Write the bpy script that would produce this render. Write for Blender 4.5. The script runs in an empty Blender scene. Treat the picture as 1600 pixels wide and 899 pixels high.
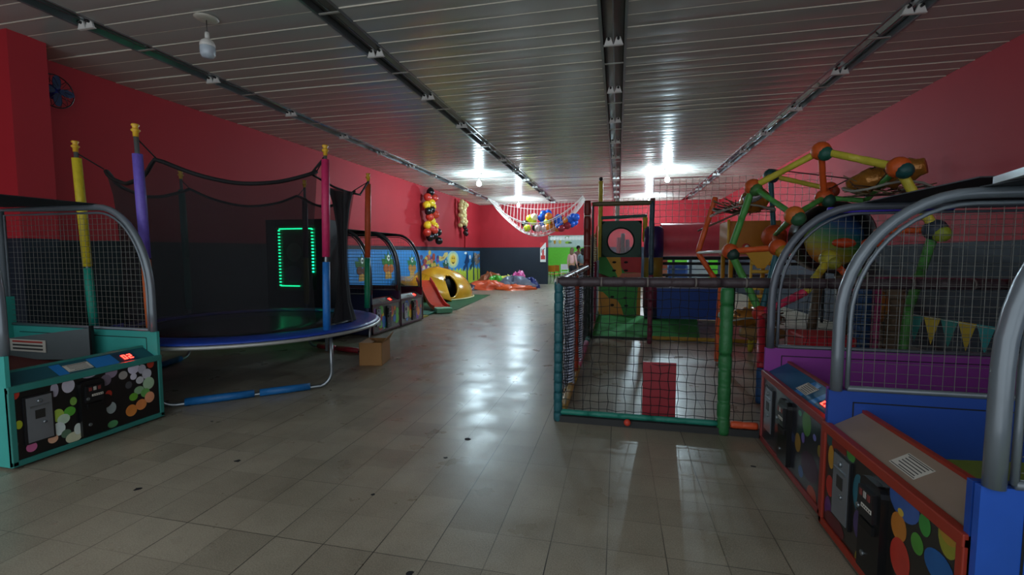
import bpy, bmesh, math, random
from mathutils import Vector, Matrix
random.seed(7)
PI = math.pi
S = bpy.context.scene
COL = S.collection

# ------------------------------------------------------------------ camera, world, exposure
F_PX, VPX, HOR = 715.0, 965.0, 400.0
yaw = math.atan2((VPX-800)*math.cos(math.atan((449.5-HOR)/F_PX)), F_PX)
pitch = -math.atan((449.5-HOR)/F_PX)
cam_d = bpy.data.cameras.new('camera'); cam = bpy.data.objects.new('camera', cam_d); COL.objects.link(cam)
cam.location = (0, 0, 1.3); cam.rotation_euler = (PI/2+pitch, 0, yaw)
cam_d.sensor_width = 36; cam_d.lens = 36*F_PX/1600; cam_d.clip_start = .05
S.camera = cam
S.view_settings.view_transform = 'Standard'; S.view_settings.look = 'None'
S.view_settings.gamma = 1; S.view_settings.use_curve_mapping = False
S.view_settings.exposure = 1.08
WORLD_STRENGTH = .66      # grey daylight that comes in through the open street end behind the camera
BULB = 640.0              # emission of the lit bulbs
AMB = (.86, .93, 1.0)
w = bpy.data.worlds.new('world'); S.world = w; w.use_nodes = True
w.node_tree.nodes['Background'].inputs[0].default_value = (*AMB, 1)
w.node_tree.nodes['Background'].inputs[1].default_value = WORLD_STRENGTH

# ------------------------------------------------------------------ materials
def lin(h):
    if isinstance(h, tuple): return h
    h = h.lstrip('#'); v = [int(h[i:i+2], 16)/255 for i in (0, 2, 4)]
    return tuple(c/12.92 if c <= .04045 else ((c+.055)/1.055)**2.4 for c in v)
MATS = {}
def mat(name, col, rough=.5, metal=0, emit=0, noise=.12, scale=9, alpha=1, coat=0, bump=0, ecol=None, spec=.5):
    if name in MATS: return MATS[name]
    m = bpy.data.materials.new(name); m.use_nodes = True; MATS[name] = m
    nt = m.node_tree; b = nt.nodes['Principled BSDF']; c = lin(col)
    b.inputs['Specular IOR Level'].default_value = spec; b.inputs['Roughness'].default_value = rough; b.inputs['Metallic'].default_value = metal
    if coat: b.inputs['Coat Weight'].default_value = coat; b.inputs['Coat Roughness'].default_value = .15
    tc = nt.nodes.new('ShaderNodeTexCoord')
    nz = nt.nodes.new('ShaderNodeTexNoise'); nz.inputs['Scale'].default_value = scale; nz.inputs['Detail'].default_value = 4
    nt.links.new(tc.outputs['Object'], nz.inputs['Vector'])
    mx = nt.nodes.new('ShaderNodeMix'); mx.data_type = 'RGBA'
    mx.inputs[6].default_value = (*[x*(1-noise) for x in c], 1); mx.inputs[7].default_value = (*[min(1, x*(1+noise)) for x in c], 1)
    nt.links.new(nz.outputs['Fac'], mx.inputs[0]); nt.links.new(mx.outputs[2], b.inputs['Base Color'])
    if bump:
        bp = nt.nodes.new('ShaderNodeBump'); bp.inputs['Strength'].default_value = bump; bp.inputs['Distance'].default_value = .02
        nt.links.new(nz.outputs['Fac'], bp.inputs['Height']); nt.links.new(bp.outputs[0], b.inputs['Normal'])
    if emit:
        b.inputs['Emission Color'].default_value = (*(lin(ecol) if ecol else c), 1); b.inputs['Emission Strength'].default_value = emit
    if alpha < 1: b.inputs['Alpha'].default_value = alpha
    return m

def nmath(nt, op, a, b=None):
    n = nt.nodes.new('ShaderNodeMath'); n.operation = op
    for i, v in enumerate((a, b)):
        if v is None: continue
        if isinstance(v, (int, float)): n.inputs[i].default_value = v
        else: nt.links.new(v, n.inputs[i])
    return n.outputs[0]
def floor_mat():
    m = bpy.data.materials.new('floor_tiles'); m.use_nodes = True; nt = m.node_tree; b = nt.nodes['Principled BSDF']
    L = nt.links
    g = nt.nodes.new('ShaderNodeNewGeometry'); sp = nt.nodes.new('ShaderNodeSeparateXYZ'); L.new(g.outputs['Position'], sp.inputs[0])
    T = .25
    def joint(out, off, w):
        a = nmath(nt, 'ADD', out, 50+off); a = nmath(nt, 'DIVIDE', a, T); a = nmath(nt, 'FRACT', a)
        a = nmath(nt, 'SUBTRACT', a, .5); a = nmath(nt, 'ABSOLUTE', a); return nmath(nt, 'GREATER_THAN', a, .5-w)
    jx = joint(sp.outputs[0], .026, .009); jy = joint(sp.outputs[1], .01, .008)
    def noise(scale, det=3, vec=None, rough=.5):
        n = nt.nodes.new('ShaderNodeTexNoise'); n.inputs['Scale'].default_value = scale; n.inputs['Detail'].default_value = det
        n.inputs['Roughness'].default_value = rough
        L.new(vec if vec else g.outputs['Position'], n.inputs['Vector']); return n.outputs['Fac']
    def ramp(v, p0, p1, c0=0, c1=1):
        r = nt.nodes.new('ShaderNodeMapRange'); L.new(v, r.inputs[0]); r.inputs[1].default_value = p0; r.inputs[2].default_value = p1
        r.inputs[3].default_value = c0; r.inputs[4].default_value = c1; return r.outputs[0]
    # stretched masks so that only some joints are open and dark
    def stretched(sx, sy):
        mp = nt.nodes.new('ShaderNodeMapping'); mp.inputs['Scale'].default_value = (sx, sy, 1); L.new(g.outputs['Position'], mp.inputs[0]); return mp.outputs[0]
    kx = ramp(noise(1, 2, stretched(4, .5)), .42, .58, .35, 1.0); ky = ramp(noise(1, 2, stretched(.4, 4)), .46, .60, .15, .8)
    j = nmath(nt, 'MAXIMUM', nmath(nt, 'MULTIPLY', jx, kx), nmath(nt, 'MULTIPLY', jy, ky))
    cell = nt.nodes.new('ShaderNodeTexWhiteNoise'); cell.noise_dimensions = '2D'
    sn = nt.nodes.new('ShaderNodeVectorMath'); sn.operation = 'SNAP'; ad = nt.nodes.new('ShaderNodeVectorMath'); ad.operation = 'ADD'
    L.new(g.outputs['Position'], ad.inputs[0]); ad.inputs[1].default_value = (.026, .01, 0)
    L.new(ad.outputs[0], sn.inputs[0]); sn.inputs[1].default_value = (T, T, 9); L.new(sn.outputs[0], cell.inputs['Vector'])
    v = nmath(nt, 'MULTIPLY', noise(170, 2), .5)
    v = nmath(nt, 'ADD', v, nmath(nt, 'MULTIPLY', cell.outputs['Value'], .10))
    v = nmath(nt, 'ADD', v, nmath(nt, 'MULTIPLY', noise(1.1, 6, None, .65), .55))
    cr = nt.nodes.new('ShaderNodeValToRGB'); L.new(v, cr.inputs[0])
    cr.color_ramp.elements[0].position = .33; cr.color_ramp.elements[0].color = (*lin('#665f50'), 1)
    cr.color_ramp.elements[1].position = .78; cr.color_ramp.elements[1].color = (*lin('#aea591'), 1)
    # black chips
    vo = nt.nodes.new('ShaderNodeTexNoise'); vo.inputs['Scale'].default_value = 5.5; vo.inputs['Detail'].default_value = 5; vo.inputs['Roughness'].default_value = .6
    L.new(g.outputs['Position'], vo.inputs['Vector'])
    chips = ramp(vo.outputs['Fac'], .735, .75)
    dirt = ramp(noise(2.3, 8, stretched(1.0, .45), .7), .56, .8, 0, .28)
    mx = nt.nodes.new('ShaderNodeMix'); mx.data_type = 'RGBA'; L.new(nmath(nt, 'MAXIMUM', nmath(nt, 'MAXIMUM', j, chips), dirt), mx.inputs[0])
    L.new(cr.outputs[0], mx.inputs[6]); mx.inputs[7].default_value = (*lin('#1d1b18'), 1)
    L.new(mx.outputs[2], b.inputs['Base Color'])
    L.new(ramp(noise(3.5, 6),   .3, .7, .25, .43), b.inputs['Roughness'])
    b.inputs['Specular IOR Level'].default_value = .5
    bp = nt.nodes.new('ShaderNodeBump'); bp.inputs['Strength'].default_value = .16; bp.inputs['Distance'].default_value = .004
    hgt = nmath(nt, 'ADD', nmath(nt, 'MULTIPLY', noise(9, 3), 1.0), nmath(nt, 'MULTIPLY', cell.outputs['Value'], .3))
    L.new(hgt, bp.inputs['Height']); L.new(bp.outputs[0], b.inputs['Normal'])
    return m

RED = mat('wall_red_paint', '#a8242e', .7, noise=.10, scale=1.3, spec=.3)
NAVY = mat('wall_navy_paint', '#202833', .65, noise=.10, scale=1.3, spec=.3)
PLANK = mat('ceiling_pvc', '#a6a9a4', .19, noise=.05, scale=.8)
PLANKE = mat('ceiling_edge_glint', '#e0dccc', .35)  # light catching the plank lips is put into this paler colour
STEEL = mat('galvanised_steel', '#8b9397', .32, .8)
GREYP = mat('grey_tube_paint', '#6c767d', .3, .25, coat=.3)
DGREYP = mat('dark_grey_tube', '#3c4347', .3, .3, coat=.3)
WIRE = mat('wire_mesh', '#74756f', .45, .5)
BLACK = mat('black_plastic', '#0d0e10', .35)
MATTEB = mat('matt_black', '#101114', .8)
WHITE = mat('white_plastic', '#dcdcd6', .4)
DARKROOF = mat('dark_roof', '#20262a', .6)
LEDR = mat('red_led', '#ff2a20', .5, emit=6)
LEDG = mat('green_led', '#10d088', .5, emit=6)
PAPER = mat('paper_label', '#c8c4b8', .7)
INK = mat('label_ink', '#3a3836', .7)
def C(h, rough=.5, **k): return mat('paint_'+h.strip('#')+('_%d' % int(rough*100)), h, rough, **k)
def foam(h): return mat('foam_'+h.strip('#'), h, .5, bump=.35, scale=24, noise=.18)

# ------------------------------------------------------------------ mesh builder
class MB:
    def __init__(s): s.v = []; s.f = []; s.m = []; s.sm = []; s.mats = []
    def mi(s, m):
        if m not in s.mats: s.mats.append(m)
        return s.mats.index(m)
    def add(s, vs, fs, m, smooth=False):
        o = len(s.v); s.v += [tuple(v) for v in vs]; k = s.mi(m)
        for f in fs: s.f.append([i+o for i in f]); s.m.append(k); s.sm.append(smooth)
        return s
    def box(s, a, b, m):
        x0, y0, z0 = [min(a[i], b[i]) for i in range(3)]; x1, y1, z1 = [max(a[i], b[i]) for i in range(3)]
        vs = [(x, y, z) for x in (x0, x1) for y in (y0, y1) for z in (z0, z1)]
        return s.add(vs, [(0,1,3,2), (4,6,7,5), (0,4,5,1), (2,3,7,6), (0,2,6,4), (1,5,7,3)], m)
    def quad(s, a, b, c, d, m): return s.add([a, b, c, d], [(0,1,2,3)], m)
    def tube(s, pts, r, m, n=8, closed=False, cap=True, smooth=True):
        P = [Vector(p) for p in pts]; K = len(P); vs = []; fs = []
        rr = r if isinstance(r, (list, tuple)) else [r]*K
        up = None
        for i in range(K):
            if closed: t = (P[(i+1) % K]-P[i-1])
            else: t = P[min(i+1, K-1)]-P[max(i-1, 0)]
            if t.length < 1e-9: t = Vector((0, 0, 1))
            t.normalize()
            if up is None:
                up = Vector((0, 0, 1)) if abs(t.z) < .9 else Vector((1, 0, 0))
            u = t.cross(up)
            if u.length < 1e-6: u = t.cross(Vector((.3, .9, .1)))
            u.normalize(); w_ = u.cross(t); up = w_
            for k in range(n):
                a = 2*PI*k/n; vs.append(P[i]+(u*math.cos(a)+w_*math.sin(a))*rr[i])
        seg = K if closed else K-1
        for i in range(seg):
            j = (i+1) % K
            for k in range(n): fs.append((i*n+k, i*n+(k+1) % n, j*n+(k+1) % n, j*n+k))
        if cap and not closed: fs.append(tuple(range(n-1, -1, -1))); fs.append(tuple((K-1)*n+k for k in range(n)))
        return s.add(vs, fs, m, smooth)
    def lathe(s, prof, c, m, n=24, axis='z', smooth=True):
        vs = []; fs = []
        for (r, z) in prof:
            for k in range(n):
                a = 2*PI*k/n; p = (r*math.cos(a), r*math.sin(a), z)
                if axis == 'x': p = (p[2], p[0], p[1])
                if axis == 'y': p = (p[0], p[2], p[1])
                vs.append((p[0]+c[0], p[1]+c[1], p[2]+c[2]))
        for i in range(len(prof)-1):
            for k in range(n): fs.append((i*n+k, i*n+(k+1) % n, (i+1)*n+(k+1) % n, (i+1)*n+k))
        return s.add(vs, fs, m, smooth)
    def ball(s, c, r, m, n=14, sc=(1, 1, 1), jit=0):
        vs = []; fs = []; R = n//2
        for i in range(R+1):
            th = PI*i/R
            for k in range(n):
                a = 2*PI*k/n; q = r*(1+random.uniform(-jit, jit))
                vs.append((c[0]+q*sc[0]*math.sin(th)*math.cos(a), c[1]+q*sc[1]*math.sin(th)*math.sin(a), c[2]+q*sc[2]*math.cos(th)))
        for i in range(R):
            for k in range(n): fs.append((i*n+k, (i+1)*n+k, (i+1)*n+(k+1) % n, i*n+(k+1) % n))
        return s.add(vs, fs, m, True)
    def ext(s, poly, org, U, V, d, m, depth_m=None):
        """polygon in the plane org+u*U+v*V extruded by vector d"""
        O = Vector(org); U = Vector(U); V = Vector(V); D = Vector(d); n = len(poly)
        a = [O+U*p[0]+V*p[1] for p in poly]; b = [p+D for p in a]
        s.add(a+b, [tuple(range(n)), tuple(range(2*n-1, n-1, -1))], m)
        return s.add(a+b, [(i, (i+1) % n, n+(i+1) % n, n+i) for i in range(n)], depth_m or m)
    def build(s, name, parent=None, origin=None, bevel=0):
        me = bpy.data.meshes.new(name)
        off = Vector(origin) if origin is not None else (Vector(parent['_org']) if parent and '_org' in parent else Vector((0, 0, 0)))
        me.from_pydata([tuple(Vector(v)-off) for v in s.v], [], s.f)
        for m in s.mats: me.materials.append(m)
        for p, k, q in zip(me.polygons, s.m, s.sm): p.material_index = k; p.use_smooth = q
        bm = bmesh.new(); bm.from_mesh(me); bmesh.ops.recalc_face_normals(bm, faces=bm.faces); bm.to_mesh(me); bm.free()
        o = bpy.data.objects.new(name, me); COL.objects.link(o)
        if parent: o.parent = parent
        elif origin is not None: o.location = origin
        if bevel:
            md = o.modifiers.new('bevel', 'BEVEL'); md.width = bevel; md.segments = 2; md.limit_method = 'ANGLE'
        return o

def part(name, mb, parent, bevel=0, label=None):
    """mb in the local frame of the top-level thing"""
    off = (0, 0, 0)
    o = mb.build(name, parent, off, bevel)
    if label: o['label'] = label
    return o
def tag(o, label, cat, group=None, kind=None):
    if kind: o['kind'] = kind
    if label: o['label'] = label
    if cat: o['category'] = cat
    if group: o['group'] = group
    return o
def thing(name, label, cat, loc=(0, 0, 0), rz=0, group=None):
    o = bpy.data.objects.new(name, None); COL.objects.link(o); o.location = loc; o.rotation_euler = (0, 0, rz)
    o.empty_display_size = .1
    return tag(o, label, cat, group)
def single(name, mb, label, cat, loc=(0, 0, 0), group=None, bevel=0, kind=None):
    """one-mesh thing; mb in coordinates local to loc"""
    o = mb.build(name, None, (0, 0, 0), bevel); o.location = loc
    return tag(o, label, cat, group, kind)
def struct(name, mb, bevel=0):
    o = mb.build(name, None, None, bevel); o['kind'] = 'structure'; return o
def dup(root, loc, rz=None, label=None):
    def rec(o, p):
        c = o.copy(); COL.objects.link(c); c.parent = p
        for ch in list(o.children): rec(ch, c)
        return c
    r = rec(root, None); r.location = loc
    if rz is not None: r.rotation_euler = (0, 0, rz)
    if label: r['label'] = label
    return r
def rel(p, o): return tuple(p[i]-o[i] for i in range(3))
def circ(cx, cy, rx, ry=None, n=20, a0=0, a1=2*PI):
    ry = ry or rx
    return [(cx+rx*math.cos(a0+(a1-a0)*k/n), cy+ry*math.sin(a0+(a1-a0)*k/n)) for k in range(n)]

# ------------------------------------------------------------------ room shell
H = 3.66; YF = -1.2; YB = 20.75; XR = 4.16
def XL(y): return -6.75+.45*(y-3.5)/17.25
def ZL(y): return 1.49+.2*(y-4)/16.75
floor = MB().box((-8.5, YF, -.1), (6.5, 34, 0), floor_mat())
rc = random.Random(3)
for (x, y, q) in [(-2.33, 2.36, 9), (-1.06, 2.7, 6), (-1.02, 3.02, 10), (-2.59, 1.94, 8), (0.84, 3.01, 7), (-1.28, 2.18, 5), (-2.69, 3.85, 6), (-0.81, 1.65, 8), (-3.09, 2.9, 5), (1.22, 2.97, 4)]:
    floor.add([(x+q*.003*rc.uniform(.5, 1)*math.cos(a), y+q*.0028*rc.uniform(.5, 1)*math.sin(a), .0008) for a in [2*PI*k/9 for k in range(9)]], [tuple(range(9))], MATTEB)
struct('floor', floor)
# ceiling: bowed pvc planks 25 cm wide, running across the hall, each with a lip painted paler for the light it catches
cm = MB(); chx = [-5.3, -2.77, -.08, 2.72]; CW = .125
y = YF; planks = []
edges = [-7.2]+[e for c in chx for e in (c-CW, c+CW)]+[4.4]
while y < YB:
    planks.append(y); y += .25
for s0 in range(0, len(edges), 2):
    x0, x1 = edges[s0], edges[s0+1]
    for y in planks:
        y1 = min(y+.25, YB+.05); dz = random.uniform(-.0025, .0025); n = 5; vs = []; tilt = random.uniform(-.002, .002)
        for k in range(n+1):
            t = k/n; z = H+dz-.0035*math.sin(PI*t)+tilt*(t-.5)
            vs += [(x0, y+.006+(y1-y-.012)*t, z), (x1, y+.006+(y1-y-.012)*t, z)]
        cm.add(vs, [(2*k, 2*k+1, 2*k+3, 2*k+2) for k in range(n)], PLANK, True)
        lip = random.choice([.002, .004, .006, .008])
        cm.box((x0, y-.004, H-lip), (x1, y+.005, H+.02), PLANKE)
struct('ceiling', cm)
slab = MB().box((-8.5, YF, H+.12), (6.5, 34, H+.22), C('#3a3a3a', .9))
struct('roof_slab_trim', slab).name = 'trim_1'
wl = MB()
ys = [YF, 3.5, 8, 14, YB+.2]
for a, b in zip(ys, ys[1:]):
    for (z0a, z0b, z1a, z1b, m) in ((0, 0, ZL(a), ZL(b), NAVY), (ZL(a), ZL(b), H+.1, H+.1, RED)):
        wl.quad((XL(a), a, z0a), (XL(b), b, z0b), (XL(b), b, z1b), (XL(a), a, z1a), m)
    wl.quad((XL(a)-.2, a, 0), (XL(b)-.2, b, 0), (XL(b)-.2, b, H+.1), (XL(a)-.2, a, H+.1), RED)
struct('wall_left', wl)
wr = MB()
for (a, b, m) in ((0, 1.47, NAVY), (1.47, H+.1, RED)): wr.box((XR, YF, a), (XR+.2, YB+.2, b), m)
struct('wall_right', wr)
wb = MB(); D0, D1, DT = -3.11, -1.2, 2.23; ZB = 1.69
def wseg(x0, x1, z0, z1):
    if z0 < ZB: wb.box((x0, YB, z0), (x1, YB+.2, min(z1, ZB)), NAVY)
    if z1 > ZB: wb.box((x0, YB, max(z0, ZB)), (x1, YB+.2, z1), RED)
wseg(-6.6, D0, 0, H+.1); wseg(D0, D1, DT, H+.1); wseg(D1, 1.9, 0, H+.1)
wseg(1.9, 4.16, 1.12, H+.1); wseg(1.9, 4.16, 0, .12)
struct('wall_back', wb)
pil = MB().box((-6.9, 3.62, 1.49), (-6.22, 3.96, H), RED).box((-6.9, 3.62, 0), (-6.22, 3.96, 1.49), NAVY); struct('wall_pillar_left', pil).name = 'wall_left_pillar'
tr = MB().box((XL(18.63)-.1, 18.55, ZL(18.6)), (XL(18.63)+.06, 18.72, H), RED); struct('trim_2', tr)
# the party room beyond the back wall
R2 = MB(); G2 = C('#6fd036', .6); Y2 = 30.0
R2.box((-8, Y2, 0), (6, Y2+.1, 1.85), G2); R2.box((-8, Y2, 1.85), (6, Y2+.1, 3.3), C('#b9c9bb', .7))
struct('wall_party_room', R2).name = 'wall_far'
R3 = MB().box((-8.1, YB+.2, 0), (-8, Y2, 3.3), C('#b9c9bb', .7)); R3.box((6, YB+.2, 0), (6.1, Y2, 3.3), C('#b9c9bb', .7)); struct('wall_far_side', R3)
R4 = MB().box((-8, YB+.2, 3.3), (6, Y2, 3.4), WHITE); struct('ceiling_far', R4)
# mural strip over the green wall of the party room
mu = thing('jungle_frieze', 'painted frieze of leaves and pale trees above the bright green wall of the far room', 'mural', (-4.6, Y2-.02, 1.9))
b_ = MB().box((-1.5, -.01, 0), (5.2, .01, 1.3), C('#c9d8d2', .7)); part('frieze_panel', b_, mu)
b_ = MB()
for i in range(34):
    u = random.uniform(-1.3, 5); v = random.uniform(.05, 1.0)
    b_.ext(circ(u, v, random.uniform(.06, .22), random.uniform(.05, .16), 9), (0, -.012-.0005*i, 0), (1, 0, 0), (0, 0, 1), (0, .0004, 0), C(random.choice(['#9cc93a', '#57923a', '#e0a030', '#7a8c6a', '#e8d86a', '#8fb7b0', '#3f5a3c']), .7))
part('painted_leaf_shapes', b_, mu)
# ------------------------------------------------------------------ light tracks in the ceiling
YS = YF
for ci, cx in enumerate(chx):
    wid = CW if ci == 2 else CW*.86
    end = YB-.3 if ci != 2 else YB-.4
    pos = ['nearest the left wall', 'second from the left wall', 'above the netted playpen', 'nearest the right wall'][ci]
    t = thing('light_track', 'long recessed steel light track without tubes, '+pos, 'light fitting', (cx, YS, H), 0, 'recessed light tracks in the ceiling')
    h = MB(); L_ = end-YS
    h.box((-CW, 0, .07), (CW, L_, .08), MATTEB if ci in (1, 2) else DGREYP)
    for sx in (-1, 1): h.box((sx*CW, 0, -.006), (sx*(CW-.012), L_, .08), STEEL); h.box((sx*CW, 0, -.01), (sx*(CW+.018), L_, -.002), C('#7d8284', .35, metal=.4) if True else STEEL)
    part('housing', h, t)
    r_ = MB()
    rm = C('#5d5c56', .35, metal=.5) if ci in (1, 2) else mat('bright_reflector', '#b4bcc0', .18, .9)
    for sx in (-1, 1):
        r_.quad((sx*.004, 0, .02), (sx*.004, L_, .02), (sx*(CW-.02), L_, .062), (sx*(CW-.02), 0, .062), rm)
    r_.box((-.006, 0, .012), (.006, L_, .03), STEEL)
    part('reflector', r_, t)
    k = 0; yy = {0: .18, 1: .55, 2: .45, 3: .2}[ci]+1.2+.0
    off = {0: 3.72, 1: 4.98, 2: 5.3, 3: 5.27}[ci]
    yy = off % 1.5
    while yy < end-.2:
        bm_ = MB(); y0 = yy-YS
        if y0 > 0:
            # trapezoid lamp holder plate with two round sockets
            for sx in (-1, 1):
                bm_.ext([(-.048, -.05), (.048, -.05), (.022, .03), (-.022, .03)], (sx*.052, y0, 0), (1, 0, 0), (0, 0, 1), (0, .02, 0), WHITE)
                bm_.lathe([(0, -.03), (.014, -.03), (.014, 0), (0, 0)], (sx*.052, y0, .006), BLACK, 10, 'y')
            bm_.box((-CW+.02, y0, -.056), (CW-.02, y0+.03, -.048), WHITE)
            part('lamp_holder', bm_, t)
        y1 = y0+.62
        bm2 = MB().box((-CW+.005, y1, -.006), (CW-.005, y1+.025, .004), C('#a9aaa2', .4, metal=.3)); part('cross_bar', bm2, t)
        yy += 1.5; k += 1
# ------------------------------------------------------------------ hanging bulbs
def bulb_lamp(loc, lit, label, drop=.38):
    t = thing('hanging_bulb', label, 'ceiling lamp', loc, 0, 'bare bulbs hanging from the ceiling')
    part('ceiling_rose', MB().lathe([(0, -.002), (.075, -.004), (.105, -.012), (.11, -.018), (.085, -.03), (.04, -.034), (0, -.034)], (0, 0, 0), C('#b9b6a8', .4)), t)
    part('cord', MB().tube([(0, 0, -.03), (.002, 0, -drop*.4)], .004, BLACK, 6), t)
    z = -drop*.4
    part('socket', MB().lathe([(0, z+.01), (.018, z+.01), (.021, z-.02), (.021, z-.055), (.024, z-.06), (0, z-.06)], (0, 0, 0), WHITE), t)
    z -= .055
    bm_ = mat('bulb_lit', '#e6f4ff', .3, emit=BULB, ecol=(.66, .88, 1.0)) if lit else mat('bulb_off', '#b9c6cf', .25)
    if lit:
        part('bulb', MB().lathe([(0, z), (.022, z-.005), (.05, z-.03), (.064, z-.065), (.062, z-.10), (.045, z-.13), (.02, z-.145), (0, z-.148)], (0, 0, 0), bm_), t)
    else:
        part('bulb_collar', MB().lathe([(0, z), (.03, z-.002), (.055, z-.02), (.068, z-.05), (.068, z-.075), (0, z-.075)], (0, 0, 0), WHITE), t)
        part('bulb', MB().lathe([(.067, z-.075), (.069, z-.10), (.066, z-.15), (.05, z-.175), (0, z-.182)], (0, 0, 0), bm_), t)
bulb_lamp((-4.0, 3.9, H), False, 'unlit bulb with white collar hanging above the trampoline', .4)
bulb_lamp((-3.93, 12.82, H), True, 'lit bulb hanging above the aisle beside the yellow slide')
bulb_lamp((1.29, 13.3, H), True, 'lit bulb shining above the red crawl tunnel')
bulb_lamp((-4.01, 18.6, H), True, 'farthest lit bulb, in front of the netted balloons')
bulb_lamp((1.15, 18.75, H), True, 'bulb seen through the top netting behind the window tower')
bulb_lamp((-2.4, 25, 3.3), True, 'lit bulb inside the far green room')
bulb_lamp((2.6, 25, 3.3), True, 'second lit bulb inside the far green room, behind the crawl tunnel')
# ------------------------------------------------------------------ seven segment digits
def seven(mb, txt, org, U, V, N, hgt, m):
    """digits on plane org, U right, V up, N normal"""
    O = Vector(org); U = Vector(U); V = Vector(V); N = Vector(N); wd = hgt*.55; th = hgt*.14
    SEG = {'5': 'afgcd', '0': 'abcdef', '6': 'afgedc', '3': 'abgcd', '2': 'abged'}
    for i, ch in enumerate(txt):
        o = O+U*(i*(wd+hgt*.25))
        R = {'a': (0, hgt-th, wd, hgt), 'g': (0, hgt/2-th/2, wd, hgt/2+th/2), 'd': (0, 0, wd, th), 'f': (0, hgt/2, th, hgt), 'e': (0, 0, th, hgt/2), 'b': (wd-th, hgt/2, wd, hgt), 'c': (wd-th, 0, wd, hgt/2)}
        for s_ in SEG[ch]:
            a, b, c, d = R[s_]
            mb.ext([(a+th*.1, b+th*.1), (c-th*.1, b+th*.1), (c-th*.1, d-th*.1), (a+th*.1, d-th*.1)], o, U, V, N*.004, m)
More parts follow.
